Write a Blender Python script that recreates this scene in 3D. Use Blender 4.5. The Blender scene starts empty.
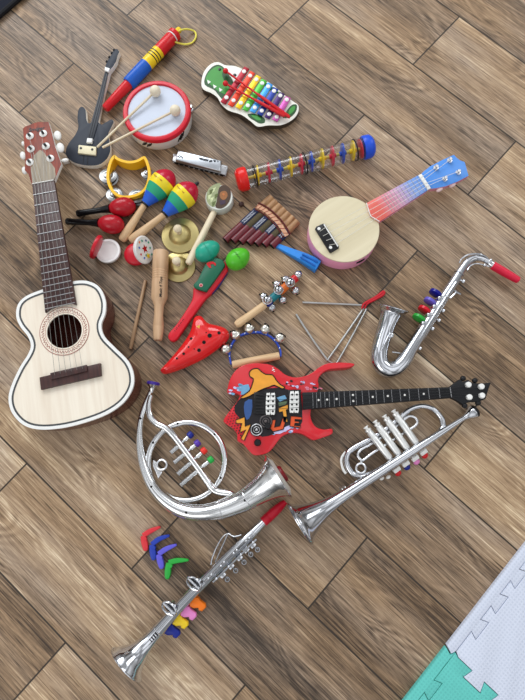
import bpy, bmesh, math, random
from mathutils import Vector, Matrix
random.seed(7)
C = bpy.context.scene.collection
SC = bpy.context.scene
PI = math.pi

# ------------------------------------------------------------------ camera model
TILT, ROLL, F = 0.19650451, -0.04904218, 520.0
PLANK = 0.18
CAM_H = PLANK / 0.16482049
PLANK_ANGLE = 0.78645803
_c, _s = math.cos(ROLL), math.sin(ROLL)
_U = Vector((0, math.cos(TILT), math.sin(TILT)))
_FWD = Vector((0, math.sin(TILT), -math.cos(TILT)))
CAM_R = Vector((1, 0, 0)) * _c + _U * _s
CAM_U = Vector((1, 0, 0)) * -_s + _U * _c

def P(px, py, z=0.0):
    """point of the real scene at height z that the photograph shows at a pixel"""
    d = CAM_R * ((px - 262.5) / F) - CAM_U * ((py - 350) / F) + _FWD
    k = (CAM_H - z) / -d.z
    return Vector((0, 0, CAM_H)) + d * k

def mpp(px, py, z):
    a = P(px, py, z)
    return math.sqrt((P(px + 1, py, z) - a).length * (P(px, py + 1, z) - a).length)

# ------------------------------------------------------------------ materials
def new_mat(name):
    m = bpy.data.materials.new(name); m.use_nodes = True
    nt = m.node_tree
    return m, nt, nt.nodes['Principled BSDF']

def N(nt, typ, **kw):
    n = nt.nodes.new(typ)
    for k, v in kw.items():
        if k.startswith('i_'):
            key = k[2:]
            n.inputs[int(key) if key.isdigit() else key].default_value = v
        else:
            setattr(n, k, v)
    return n

def srgb(r, g, b):
    f = lambda c: (c / 255 / 12.92) if c <= 10 else ((c / 255 + 0.055) / 1.055) ** 2.4
    return (f(r), f(g), f(b), 1)

MATS = {}
def paint(name, rgb, rough=0.35, metal=0.0, var=0.06, coat=0.0, scale=40, bump=0.0):
    """plain coloured surface with a little noise in its tone"""
    if name in MATS: return MATS[name]
    m, nt, b = new_mat(name)
    col = srgb(*rgb)
    tc = N(nt, 'ShaderNodeTexCoord')
    no = N(nt, 'ShaderNodeTexNoise', i_Scale=scale, i_Detail=3.0)
    nt.links.new(tc.outputs['Object'], no.inputs['Vector'])
    mx = N(nt, 'ShaderNodeMix', data_type='RGBA')
    mx.inputs[6].default_value = tuple(max(0, c * (1 - var)) for c in col[:3]) + (1,)
    mx.inputs[7].default_value = tuple(min(1, c * (1 + var)) for c in col[:3]) + (1,)
    nt.links.new(no.outputs['Fac'], mx.inputs[0])
    nt.links.new(mx.outputs[2], b.inputs['Base Color'])
    b.inputs['Roughness'].default_value = rough
    b.inputs['Metallic'].default_value = metal
    b.inputs['Coat Weight'].default_value = coat
    b.inputs['Specular IOR Level'].default_value = 0.32
    if bump:
        bp = N(nt, 'ShaderNodeBump', i_Strength=bump, i_Distance=0.001)
        nt.links.new(no.outputs['Fac'], bp.inputs['Height'])
        nt.links.new(bp.outputs['Normal'], b.inputs['Normal'])
    MATS[name] = m
    return m

def wood(name, light, dark, axis='X', freq=160, rough=0.5):
    """fine straight-grained timber, grain running along a local axis"""
    if name in MATS: return MATS[name]
    m, nt, b = new_mat(name)
    tc = N(nt, 'ShaderNodeTexCoord')
    mp = N(nt, 'ShaderNodeMapping')
    sc = [freq, freq, freq]; sc['XYZ'.index(axis)] = freq * 0.06
    mp.inputs['Scale'].default_value = sc
    no = N(nt, 'ShaderNodeTexNoise', i_Scale=1.0, i_Detail=4.0, i_Distortion=0.3)
    cr = N(nt, 'ShaderNodeValToRGB')
    cr.color_ramp.elements[0].position = 0.3; cr.color_ramp.elements[0].color = srgb(*dark)
    cr.color_ramp.elements[1].position = 0.65; cr.color_ramp.elements[1].color = srgb(*light)
    nt.links.new(tc.outputs['Object'], mp.inputs['Vector'])
    nt.links.new(mp.outputs['Vector'], no.inputs['Vector'])
    nt.links.new(no.outputs['Fac'], cr.inputs['Fac'])
    nt.links.new(cr.outputs['Color'], b.inputs['Base Color'])
    b.inputs['Roughness'].default_value = rough
    MATS[name] = m
    return m

def clear(name, tint=(1, 1, 1), refl=0.22):
    m, nt, b = new_mat(name)
    nt.nodes.remove(b)
    out = nt.nodes['Material Output']
    tr = N(nt, 'ShaderNodeBsdfTransparent'); tr.inputs['Color'].default_value = tint + (1,)
    gl = N(nt, 'ShaderNodeBsdfGlossy'); gl.inputs['Roughness'].default_value = 0.2
    lw = N(nt, 'ShaderNodeLayerWeight', i_Blend=refl)
    mx = N(nt, 'ShaderNodeMixShader')
    nt.links.new(lw.outputs['Facing'], mx.inputs[0])
    nt.links.new(tr.outputs[0], mx.inputs[1]); nt.links.new(gl.outputs[0], mx.inputs[2])
    nt.links.new(mx.outputs[0], out.inputs['Surface'])
    MATS[name] = m
    return m

CHROME = paint('chrome_plastic', (206, 208, 213), 0.12, 1.0, 0.03, scale=25)
CHROME2 = paint('satin_silver', (222, 223, 226), 0.26, 1.0, 0.04)
STEEL = paint('brushed_steel', (178, 178, 180), 0.33, 1.0, 0.08)
DSTEEL = paint('dark_steel', (60, 60, 62), 0.35, 0.8)
BRASS = paint('pale_brass', (192, 176, 122), 0.45, 1.0, 0.08)
BLACK = paint('black_plastic', (22, 22, 25), 0.32)
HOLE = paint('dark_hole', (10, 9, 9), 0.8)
WHITE = paint('white_plastic', (235, 235, 232), 0.35)
PEARL = paint('pearl_plastic', (228, 226, 222), 0.2, var=0.1)
RED = paint('glossy_red', (204, 28, 36), 0.28)
RED2 = paint('lacquer_red', (192, 24, 42), 0.3)
TOMATO = paint('tomato_red', (222, 34, 30), 0.25)
CRIMSON = paint('crimson', (176, 22, 36), 0.25)
YELLOW = paint('bright_yellow', (240, 204, 36), 0.3)
BLUE = paint('royal_blue', (28, 92, 190), 0.32)
TEAL = paint('sea_green', (34, 152, 122), 0.3)
GREEN = paint('leaf_green', (70, 180, 46), 0.3)
ORANGE = paint('orange', (240, 120, 22), 0.35)
NAVY = paint('navy', (24, 36, 130), 0.3)
VIOLET = paint('violet', (104, 92, 205), 0.35)
PURPLE = paint('purple', (84, 50, 160), 0.3)
PINK = paint('candy_pink', (226, 134, 196), 0.35)
BEECH = wood('beech', (224, 192, 150), (200, 164, 120))
BEECHY = wood('beech_turned', (214, 182, 142), (188, 152, 112), 'X')
PALE = wood('pale_stick', (228, 214, 186), (206, 188, 154))
BAMBOO = wood('bamboo', (176, 134, 92), (140, 100, 64))

# ------------------------------------------------------------------ mesh building
def smooth(pts, k=5, closed=True):
    """Catmull-Rom through tuples or vectors of any length"""
    n = len(pts); out = []
    pts = [tuple(p) for p in pts]
    if k < 2: return pts
    rng = range(n) if closed else range(n - 1)
    for i in rng:
        g = (lambda j: pts[j % n]) if closed else (lambda j: pts[max(0, min(n - 1, j))])
        p0, p1, p2, p3 = g(i - 1), g(i), g(i + 1), g(i + 2)
        for q in range(k):
            t = q / k
            out.append(tuple(0.5 * (2 * b + (c - a) * t + (2 * a - 5 * b + 4 * c - d) * t * t + (3 * b - a - 3 * c + d) * t ** 3)
                             for a, b, c, d in zip(p0, p1, p2, p3)))
    if not closed: out.append(pts[-1])
    return out

def area2(poly):
    return sum(poly[i][0] * poly[(i + 1) % len(poly)][1] - poly[(i + 1) % len(poly)][0] * poly[i][1] for i in range(len(poly))) / 2

def offset(poly, d):
    """inset a closed outline by d (keeps z)"""
    s = 1 if area2(poly) > 0 else -1
    n = len(poly); out = []
    for i in range(n):
        a, b, c = Vector(poly[i - 1][:2]), Vector(poly[i][:2]), Vector(poly[(i + 1) % n][:2])
        e1, e2 = (b - a), (c - b)
        if e1.length < 1e-9: e1 = e2
        if e2.length < 1e-9: e2 = e1
        n1 = Vector((-e1.y, e1.x)).normalized() * s; n2 = Vector((-e2.y, e2.x)).normalized() * s
        m = n1 + n2
        m = m.normalized() if m.length > 1e-6 else n1
        k = d / max(0.5, m.dot(n1))
        q = b + m * k
        out.append(Vector((q.x, q.y, poly[i][2])))
    return out

class MB:
    def __init__(self):
        self.bm = bmesh.new(); self.m = 0
    def v(self, p): return self.bm.verts.new(p)
    def f(self, vs, m=None):
        try:
            fc = self.bm.faces.new(vs)
        except ValueError:
            return None
        fc.material_index = self.m if m is None else m
        return fc
    def bridge(self, A, B, m=None):
        n = len(A)
        for i in range(n):
            self.f([A[i], A[(i + 1) % n], B[(i + 1) % n], B[i]], m)
    def tube(self, pts, r=None, n=12, closed=False, caps=True, flat=1.0):
        """pts: vectors with r, or list of (x,y,z,r)"""
        if r is None:
            rs = [p[3] for p in pts]; pts = [Vector(p[:3]) for p in pts]
        else:
            pts = [Vector(p) for p in pts]
            rs = r if isinstance(r, (list, tuple)) else [r] * len(pts)
        L = len(pts); rings = []; up = None
        for i in range(L):
            if closed: t = pts[(i + 1) % L] - pts[i - 1]
            else: t = pts[min(L - 1, i + 1)] - pts[max(0, i - 1)]
            if t.length < 1e-9: t = Vector((1, 0, 0))
            t.normalize()
            if up is None:
                up = Vector((0, 0, 1)) if abs(t.z) < 0.9 else Vector((1, 0, 0))
            up = (up - t * up.dot(t))
            if up.length < 1e-6: up = t.orthogonal()
            up.normalize(); sd = t.cross(up)
            rings.append([self.v(pts[i] + (sd * math.cos(2 * PI * k / n) + up * math.sin(2 * PI * k / n) * flat) * rs[i]) for k in range(n)])
        for i in range(L - 1): self.bridge(rings[i], rings[i + 1])
        if closed: self.bridge(rings[-1], rings[0])
        elif caps:
            self.f(rings[0][::-1]); self.f(rings[-1])
        return self
    def lathe(self, A, B, prof, n=24, caps=True):
        """prof: (s 0..1 along A->B, radius, material index of the band that starts here)"""
        A, B = Vector(A), Vector(B); t = (B - A); ax = t.normalized()
        up = Vector((0, 0, 1)) if abs(ax.z) < 0.9 else Vector((1, 0, 0))
        up = (up - ax * up.dot(ax)).normalized(); sd = ax.cross(up)
        rings = []
        for q in prof:
            c = A + t * q[0]
            rings.append([self.v(c + (sd * math.cos(2 * PI * k / n) + up * math.sin(2 * PI * k / n)) * max(q[1], 1e-5)) for k in range(n)])
        for i in range(len(prof) - 1):
            self.bridge(rings[i], rings[i + 1], prof[i][2] if len(prof[i]) > 2 else None)
        if caps:
            self.f(rings[0][::-1], prof[0][2] if len(prof[0]) > 2 else None)
            self.f(rings[-1], prof[-2][2] if len(prof[-2]) > 2 else None)
        return self
    def slab(self, top, th, bev=0.0, side=None, down=Vector((0, 0, -1))):
        """solid plate under a 3-D outline; top outline bevelled by bev"""
        top = [Vector(p) for p in top]
        if area2(top) < 0: top = top[::-1]
        if bev > 0:
            ins = offset(top, bev)
            a = [self.v(p) for p in ins]
            b = [self.v(p + down * bev * 0.35) for p in offset(top, bev * 0.3)]
            c = [self.v(p + down * bev) for p in top]
            self.f(a); self.bridge(b, a); self.bridge(c, b, side)
        else:
            a = c = [self.v(p) for p in top]
            self.f(a)
            if side is not None: c = [self.v(p) for p in top]
        lo = [self.v(p + down * th) for p in top]
        self.bridge(lo, c, side); self.f(lo[::-1], side)
        return self
    def strip(self, outer, inner, m=None):
        a = [self.v(p) for p in outer]; b = [self.v(p) for p in inner]
        self.bridge(a, b, m); return self
    def plate(self, pts, m=None):
        pts = [Vector(p) for p in pts]
        if area2(pts) < 0: pts = pts[::-1]
        self.f([self.v(p) for p in pts], m); return self
    def band(self, outline, th, h):
        """wall of height h hanging below a closed outline, th thick inward"""
        o = [Vector(p) for p in outline]; i = offset(o, th); d = Vector((0, 0, -h))
        O, I = [self.v(p) for p in o], [self.v(p) for p in i]
        o2, i2 = [self.v(p + d) for p in o], [self.v(p + d) for p in i]
        self.bridge(O, I); self.bridge(o2, O); self.bridge(I, i2); self.bridge(i2, o2)
        return self
    def box(self, c, size, x=Vector((1, 0, 0)), up=Vector((0, 0, 1)), bev=0.0):
        c = Vector(c); x = Vector(x).normalized(); up = Vector(up); up = (up - x * up.dot(x)).normalized(); y = up.cross(x)
        hx, hy, hz = size[0] / 2, size[1] / 2, size[2] / 2
        vs = [self.v(c + x * hx * a + y * hy * b + up * hz * d) for d in (-1, 1) for a, b in ((-1, -1), (1, -1), (1, 1), (-1, 1))]
        fs = [self.f([vs[i] for i in q]) for q in ((3, 2, 1, 0), (4, 5, 6, 7), (0, 1, 5, 4), (1, 2, 6, 5), (2, 3, 7, 6), (3, 0, 4, 7))]
        if bev > 0:
            es = list({e for f in fs for e in f.edges})
            bmesh.ops.bevel(self.bm, geom=es, offset=bev, segments=2, profile=0.6, affect='EDGES', clamp_overlap=True, material=self.m)
        return self
    def ell(self, c, rx, ry, rz, x=Vector((1, 0, 0)), up=Vector((0, 0, 1)), n=16, k=10):
        c = Vector(c); x = Vector(x).normalized(); up = Vector(up); up = (up - x * up.dot(x)).normalized(); y = up.cross(x)
        rings = []
        for i in range(1, k):
            a = PI * i / k
            rings.append([self.v(c + up * rz * -math.cos(a) + (x * rx * math.cos(2 * PI * j / n) + y * ry * math.sin(2 * PI * j / n)) * math.sin(a)) for j in range(n)])
        for i in range(k - 2): self.bridge(rings[i], rings[i + 1])
        b, t = self.v(c - up * rz), self.v(c + up * rz)
        for j in range(n):
            self.f([b, rings[0][(j + 1) % n], rings[0][j]]); self.f([t, rings[-1][j], rings[-1][(j + 1) % n]])
        return self
    def disc(self, c, r, th, ax=Vector((0, 0, 1)), n=24, bev=0.2):
        c = Vector(c); ax = Vector(ax).normalized(); A = c - ax * th / 2; B = c + ax * th / 2
        return self.lathe(A, B, [(0, r * (1 - bev * 0.5)), (0.2, r), (0.8, r), (1, r * (1 - bev * 0.5))], n)
    def torus(self, c, R, r, ax=Vector((0, 0, 1)), n=28, k=8, sx=1.0, x=None):
        ax = Vector(ax).normalized(); x = Vector(x).normalized() if x is not None else ax.orthogonal().normalized(); y = ax.cross(x)
        return self.tube([Vector(c) + x * R * sx * math.cos(2 * PI * i / n) + y * R * math.sin(2 * PI * i / n) for i in range(n)], r, k, closed=True)
    def inflate(self, outline, spine, z0, ztop, k=8):
        """pillow-shaped solid: outline at z0, swelling to ztop over the spine and below"""
        o = [Vector(p) for p in outline]
        if area2(o) < 0: o = o[::-1]
        def near(p):
            best, bd = None, 1e9
            for a, b in zip(spine[:-1], spine[1:]):
                a, b = Vector(a), Vector(b); ab = b - a
                t = max(0, min(1, (p - a).dot(ab) / max(ab.length_squared, 1e-9))); q = a + ab * t
                if (q - p).length < bd: best, bd = q, (q - p).length
            return best
        nr = [near(p) for p in o]
        up = []; lo = []
        for i in range(k + 1):
            a = i / k * PI / 2; t = 1 - math.cos(a); hgt = math.sin(a)
            up.append([self.v((p.x + (q.x - p.x) * t * 0.985, p.y + (q.y - p.y) * t * 0.985, z0 + (ztop - z0) * hgt * (min(1, 0.3 + (q - p).length / 0.02)))) for p, q in zip(o, nr)])
        lo.append(up[0])
        for i in range(1, 5):
            a = i / 5 * PI / 2
            lo.append([self.v((p.x + (q.x - p.x) * (1 - math.cos(a)), p.y + (q.y - p.y) * (1 - math.cos(a)), z0 * (1 - math.sin(a)))) for p, q in zip(o, nr)])
        for i in range(k): self.bridge(up[i], up[i + 1])
        for i in range(4): self.bridge(lo[i + 1], lo[i])
        self.f(up[-1]); self.f(lo[-1][::-1])
        return self
    def build(self, name, mats, parent=None, label=None, angle=40):
        bmesh.ops.remove_doubles(self.bm, verts=self.bm.verts, dist=1e-6)
        bmesh.ops.recalc_face_normals(self.bm, faces=self.bm.faces)
        me = bpy.data.meshes.new(name); self.bm.to_mesh(me); self.bm.free()
        for p in me.polygons: p.use_smooth = True
        me.set_sharp_from_angle(angle=math.radians(angle))
        for m in (mats if isinstance(mats, (list, tuple)) else [mats]): me.materials.append(m)
        o = bpy.data.objects.new(name, me); C.objects.link(o)
        if parent is not None: o.parent = parent
        if label: o['label'] = label
        return o

class Thing:
    """an Empty standing on the floor that carries the parts of one thing"""
    def __init__(self, name, label, cat, px, py, to=None, group=None, z=0.0):
        o = bpy.data.objects.new(name, None); C.objects.link(o); self.o = o
        o.empty_display_size = 0.02
        w = P(px, py, z); ang = 0.0
        if to:
            q = P(to[0], to[1], z) - w; ang = math.atan2(q.y, q.x)
        self.M = Matrix.Translation(w) @ Matrix.Rotation(ang, 4, 'Z'); self.inv = self.M.inverted()
        o.location = w; o.rotation_euler = (0, 0, ang)
        o['label'] = label; o['category'] = cat
        if group: o['group'] = group
    def p(self, px, py, z=0.0): return self.inv @ P(px, py, z)
    def r(self, px, py, rp, z=0.0): return rp * mpp(px, py, z)
    def poly(self, pts, z, k=0):
        """outline in the plane z"""
        if k: pts = smooth(pts, k)
        return [self.p(x, y, z) for x, y in pts]
    def path(self, pts, k=6, closed=False):
        """(px, py, z, radius px) -> smoothed (x, y, z, r)"""
        q = [tuple(self.p(x, y, z)) + (self.r(x, y, r, z),) for x, y, z, r in pts]
        return smooth(q, k, closed) if k else q
    def part(self, mb, name, mats, parent=None, label=None, angle=40):
        return mb.build(name, mats, parent or self.o, label, angle)

def copy_tree(o, parent=None):
    c = o.copy(); C.objects.link(c)
    if parent is not None: c.parent = parent
    for ch in list(o.children): copy_tree(ch, c)
    return c

def crop(x0, y0, s, pts):
    """coordinates measured in an enlarged detail of the photograph -> photograph pixels"""
    return [(x0 + p[0] / s, y0 + p[1] / s) + tuple(p[2:]) for p in pts]

def text(t, s, mat, pos, xdir, size, up=Vector((0, 0, 1)), name='lettering', parent=None, shear=0.0, bold=0.0):
    """lettering as a thin mesh lying on a surface; pos and xdir are local to the thing"""
    cu = bpy.data.curves.new(name, 'FONT'); cu.body = s; cu.size = size; cu.align_x = 'CENTER'; cu.align_y = 'CENTER'
    cu.extrude = 0.0002; cu.shear = shear; cu.offset = bold
    tmp = bpy.data.objects.new(name, cu)
    me = bpy.data.meshes.new_from_object(tmp)
    bpy.data.objects.remove(tmp); bpy.data.curves.remove(cu)
    me.materials.clear(); me.materials.append(mat); me.name = name
    o = bpy.data.objects.new(name, me); C.objects.link(o); o.parent = parent or t.o
    x = Vector(xdir).normalized(); up = Vector(up); up = (up - x * up.dot(x)).normalized(); y = up.cross(x)
    o.matrix_local = Matrix(((x.x, y.x, up.x, pos[0]), (x.y, y.y, up.y, pos[1]), (x.z, y.z, up.z, pos[2]), (0, 0, 0, 1)))
    return o

Z = Vector((0, 0, 1))
# ------------------------------------------------------------------ camera, light
cam = bpy.data.objects.new('camera', bpy.data.cameras.new('camera')); C.objects.link(cam); SC.camera = cam
cam.data.sensor_fit = 'VERTICAL'; cam.data.sensor_height = 36; cam.data.lens = F / 700 * 36; cam.data.clip_start = 0.01
B_ = -_FWD
cam.matrix_world = Matrix(((CAM_R.x, CAM_U.x, B_.x, 0), (CAM_R.y, CAM_U.y, B_.y, 0), (CAM_R.z, CAM_U.z, B_.z, CAM_H), (0, 0, 0, 1)))
SC.view_settings.view_transform = 'Standard'; SC.view_settings.look = 'None'; SC.view_settings.exposure = 0.0

def area(name, loc, target, sx, sy, power, col):
    l = bpy.data.lights.new(name, 'AREA'); l.shape = 'RECTANGLE'; l.size = sx; l.size_y = sy; l.energy = power; l.color = col
    o = bpy.data.objects.new(name, l); C.objects.link(o); o.location = loc
    o.rotation_euler = (Vector(target) - Vector(loc)).to_track_quat('-Z', 'Y').to_euler()
    return o
area('window_daylight', (-1.1, 3.1, 2.2), (0, 0.2, 0), 3.0, 1.6, 88, (0.93, 0.97, 1.0))
area('second_window_daylight', (2.4, 2.0, 1.9), (0, 0.3, 0), 1.2, 1.4, 16, (0.95, 0.98, 1.0))

area('lower_left_fill', (-1.9, -1.5, 1.9), (0, 0.2, 0), 1.4, 1.4, 13, (1.0, 0.98, 0.95))  # added fill lamp: brightens the lower-left floor and the sides facing the camera

w = bpy.data.worlds.new('room_light'); SC.world = w; w.use_nodes = True
nt = w.node_tree; bg = nt.nodes['Background']
tc = N(nt, 'ShaderNodeTexCoord')
sep = N(nt, 'ShaderNodeSeparateXYZ'); nt.links.new(tc.outputs['Generated'], sep.inputs[0])
cr = N(nt, 'ShaderNodeValToRGB'); els = cr.color_ramp.elements          # by height of the direction
els[0].position = 0.0; els[0].color = (0.10, 0.085, 0.07, 1)
els[1].position = 1.0; els[1].color = (1.0, 1.02, 1.05, 1)
e = els.new(0.50); e.color = (0.16, 0.15, 0.14, 1)
e = els.new(0.66); e.color = (0.42, 0.42, 0.42, 1)
e = els.new(0.80); e.color = (0.86, 0.88, 0.90, 1)
mz = N(nt, 'ShaderNodeMapRange', i_1=-1.0, i_2=1.0, i_3=0.0, i_4=1.0); nt.links.new(sep.outputs['Z'], mz.inputs[0]); nt.links.new(mz.outputs[0], cr.inputs['Fac'])
my = N(nt, 'ShaderNodeMapRange', i_1=-0.7, i_2=0.8, i_3=0.85, i_4=1.15); nt.links.new(sep.outputs['Y'], my.inputs[0])
no = N(nt, 'ShaderNodeTexNoise', i_Scale=2.6, i_Detail=1.0); nt.links.new(tc.outputs['Generated'], no.inputs['Vector'])
mn = N(nt, 'ShaderNodeMapRange', i_1=0.44, i_2=0.56, i_3=0.40, i_4=1.35); nt.links.new(no.outputs['Fac'], mn.inputs[0])
mu = N(nt, 'ShaderNodeMath', operation='MULTIPLY'); nt.links.new(my.outputs[0], mu.inputs[0]); nt.links.new(mn.outputs[0], mu.inputs[1])
nt.links.new(cr.outputs['Color'], bg.inputs['Color']); nt.links.new(mu.outputs[0], bg.inputs['Strength'])

# ------------------------------------------------------------------ floor of wood-look planks
def floor_material():
    m, nt, b = new_mat('wood_plank_floor')
    L = nt.links.new
    tc = N(nt, 'ShaderNodeTexCoord'); sep = N(nt, 'ShaderNodeSeparateXYZ'); L(tc.outputs['Object'], sep.inputs[0])
    def M(op, a, b_=None, c=None):
        n = N(nt, 'ShaderNodeMath', operation=op)
        for i, q in enumerate((a, b_, c)):
            if q is None: continue
            if isinstance(q, (int, float)): n.inputs[i].default_value = q
            else: L(q, n.inputs[i])
        return n.outputs[0]
    def comb(x, y, z=0.0):
        n = N(nt, 'ShaderNodeCombineXYZ')
        for i, q in enumerate((x, y, z)):
            if isinstance(q, (int, float)): n.inputs[i].default_value = q
            else: L(q, n.inputs[i])
        return n.outputs[0]
    def noise(vec, detail=3.0, dist=0.0, rough=0.55):
        n = N(nt, 'ShaderNodeTexNoise', i_Scale=1.0, i_Detail=detail, i_Distortion=dist, i_Roughness=rough); L(vec, n.inputs['Vector']); return n.outputs['Fac']
    u, v = sep.outputs['X'], sep.outputs['Y']
    k = PLANK / 0.2
    rowf = M('DIVIDE', M('ADD', v, 0.99993424 * CAM_H), PLANK)
    row = M('FLOOR', rowf); fv = M('SUBTRACT', rowf, row)
    par = M('MULTIPLY', M('FRACT', M('MULTIPLY', row, 0.5)), 2.0)
    off = M('ADD', M('MULTIPLY', par, (0.0545 - 0.3935) * k), 0.3935 * k)
    colf = M('DIVIDE', M('SUBTRACT', u, off), 0.6795 * k)
    col = M('FLOOR', colf); fu = M('SUBTRACT', colf, col)
    wn = N(nt, 'ShaderNodeTexWhiteNoise', noise_dimensions='3D'); L(comb(row, col, 3.7), wn.inputs['Vector'])
    ws = N(nt, 'ShaderNodeSeparateColor'); L(wn.outputs['Color'], ws.inputs[0])
    r1, r2, r3 = ws.outputs
    uu = M('ADD', u, M('MULTIPLY', r1, 37.0)); vv = M('ADD', v, M('MULTIPLY', r2, 23.0))
    fig = noise(comb(M('MULTIPLY', uu, 2.6), M('MULTIPLY', vv, 9.0)), 2.0, 0.5, 0.45)         # the figure the growth rings follow
    vo = N(nt, 'ShaderNodeTexVoronoi', i_Scale=1.0); L(comb(M('ADD', M('MULTIPLY', uu, 1.9), M('MULTIPLY', fig, 0.25)), M('MULTIPLY', vv, 6.0), 4.0), vo.inputs['Vector'])
    vs = N(nt, 'ShaderNodeSeparateColor'); L(vo.outputs['Color'], vs.inputs[0])
    sel = M('GREATER_THAN', vs.outputs[0], 0.78)
    def ramp(x, a, b_, c=1.0, d=0.0):
        n = N(nt, 'ShaderNodeMapRange', interpolation_type='SMOOTHSTEP', i_1=a, i_2=b_, i_3=c, i_4=d); L(x, n.inputs[0]); return n.outputs[0]
    knot = M('MULTIPLY', ramp(vo.outputs['Distance'], 0.02, 0.13), sel)
    swell = M('MULTIPLY', ramp(vo.outputs['Distance'], 0.0, 0.55), sel)
    fig = M('ADD', fig, M('MULTIPLY', swell, 0.30))
    ring = M('SINE', M('MULTIPLY', fig, 115.0))
    ringmask = noise(comb(M('MULTIPLY', uu, 4.0), M('MULTIPLY', vv, 12.0), 5.0), 2.0)
    rm = N(nt, 'ShaderNodeMapRange', i_1=0.48, i_2=0.66, i_3=0.08, i_4=1.0); L(ringmask, rm.inputs[0])
    band = noise(comb(M('MULTIPLY', uu, 1.3), M('MULTIPLY', vv, 17.0), 9.0), 3.0, 0.7)
    fine = noise(comb(M('MULTIPLY', uu, 14.0), M('MULTIPLY', vv, 330.0), 2.0), 4.0, 0.3, 0.6)
    cross = noise(comb(M('MULTIPLY', uu, 60.0), M('MULTIPLY', vv, 60.0), 2.0), 3.0, 0.3, 0.6)
    t = M('ADD', 0.50, M('MULTIPLY', M('SUBTRACT', band, 0.5), 1.0))
    t = M('ADD', t, M('MULTIPLY', M('MULTIPLY', ring, rm.outputs[0]), 0.12))
    t = M('ADD', t, M('MULTIPLY', M('SUBTRACT', fine, 0.5), 1.0))
    pore = noise(comb(M('MULTIPLY', uu, 14.0), M('MULTIPLY', vv, 430.0), 31.0), 2.0, 0.2, 0.5)
    t = M('SUBTRACT', t, M('MULTIPLY', ramp(pore, 0.54, 0.68, 0.0, 1.0), 0.25))
    pale = noise(comb(M('MULTIPLY', uu, 9.0), M('MULTIPLY', vv, 360.0), 47.0), 2.0, 0.2, 0.5)
    t = M('ADD', t, M('MULTIPLY', ramp(pale, 0.56, 0.70, 0.0, 1.0), 0.20))
    dark = noise(comb(M('MULTIPLY', uu, 1.6), M('MULTIPLY', vv, 30.0), 63.0), 3.0, 0.5)
    t = M('SUBTRACT', t, M('MULTIPLY', ramp(dark, 0.56, 0.74, 0.0, 1.0), 0.18))
    t = M('SUBTRACT', t, M('MULTIPLY', knot, 0.45))
    t = M('ADD', t, M('MULTIPLY', M('SUBTRACT', cross, 0.5), 0.16))
    t = M('ADD', t, M('MULTIPLY', M('SUBTRACT', r3, 0.5), 0.34))
    cr = N(nt, 'ShaderNodeValToRGB'); els = cr.color_ramp.elements
    els[0].position = 0.05; els[0].color = srgb(60, 46, 34)
    els[1].position = 1.0; els[1].color = srgb(226, 204, 170)
    for pos, c in ((0.28, (110, 88, 66)), (0.50, (148, 121, 93)), (0.72, (178, 150, 118))):
        e = els.new(pos); e.color = srgb(*c)
    L(t, cr.inputs['Fac'])
    # greyed wash over parts of the planks
    wash = noise(comb(M('MULTIPLY', uu, 2.0), M('MULTIPLY', vv, 8.0), 17.0), 3.0)
    wm = N(nt, 'ShaderNodeMapRange', i_1=0.42, i_2=0.64, i_3=0.0, i_4=0.5); L(wash, wm.inputs[0])
    g = N(nt, 'ShaderNodeMix', data_type='RGBA'); L(wm.outputs[0], g.inputs[0]); L(cr.outputs['Color'], g.inputs[6])
    hsv = N(nt, 'ShaderNodeHueSaturation', i_Saturation=0.55, i_Value=1.06); L(cr.outputs['Color'], hsv.inputs['Color']); L(hsv.outputs[0], g.inputs[7])
    # seams
    dv = M('MULTIPLY', M('MINIMUM', fv, M('SUBTRACT', 1.0, fv)), PLANK)
    du = M('MULTIPLY', M('MINIMUM', fu, M('SUBTRACT', 1.0, fu)), 0.6795 * k)
    d = M('MINIMUM', du, dv)
    sm = N(nt, 'ShaderNodeMapRange', i_1=0.0011, i_2=0.0022, i_3=1.0, i_4=0.0); L(d, sm.inputs[0])
    mx = N(nt, 'ShaderNodeMix', data_type='RGBA'); L(sm.outputs[0], mx.inputs[0]); L(g.outputs[2], mx.inputs[6]); mx.inputs[7].default_value = srgb(52, 43, 35)
    L(mx.outputs[2], b.inputs['Base Color'])
    b.inputs['Specular IOR Level'].default_value = 0.34
    rr = N(nt, 'ShaderNodeMapRange', i_1=0.0, i_2=1.0, i_3=0.42, i_4=0.56); L(fine, rr.inputs[0]); L(rr.outputs[0], b.inputs['Roughness'])
    hh = M('SUBTRACT', M('MULTIPLY', fine, 0.25), sm.outputs[0])
    bp = N(nt, 'ShaderNodeBump', i_Strength=0.35, i_Distance=0.0012); L(hh, bp.inputs['Height']); L(bp.outputs['Normal'], b.inputs['Normal'])
    return m
mb = MB(); mb.plate([(-3.2, -3.2, 0), (3.2, -3.2, 0), (3.2, 3.2, 0), (-3.2, 3.2, 0)])
fl = mb.build('floor', floor_material()); fl['kind'] = 'structure'
fl.rotation_euler = (0, 0, PLANK_ANGLE + PI / 2)
# ------------------------------------------------------------------ small acoustic guitar
SPRUCE = wood('spruce', (240, 230, 213), (228, 214, 195), 'X', 90, 0.35)
MAHOG = paint('mahogany_lacquer', (92, 44, 36), 0.22, var=0.25, scale=14)
ROSEW = wood('rosewood', (74, 42, 38), (46, 26, 26), 'X', 200, 0.4)
HEADW = wood('reddish_head_wood', (148, 58, 32), (104, 38, 24), 'X', 130, 0.55)
OLIVEW = wood('grey_brown_neck_wood', (142, 124, 94), (108, 92, 68), 'X', 130, 0.35)
GREYL = paint('grey_inlay', (72, 74, 76), 0.4)
REDINK = paint('red_brown_ink', (158, 64, 52), 0.5)

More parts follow.
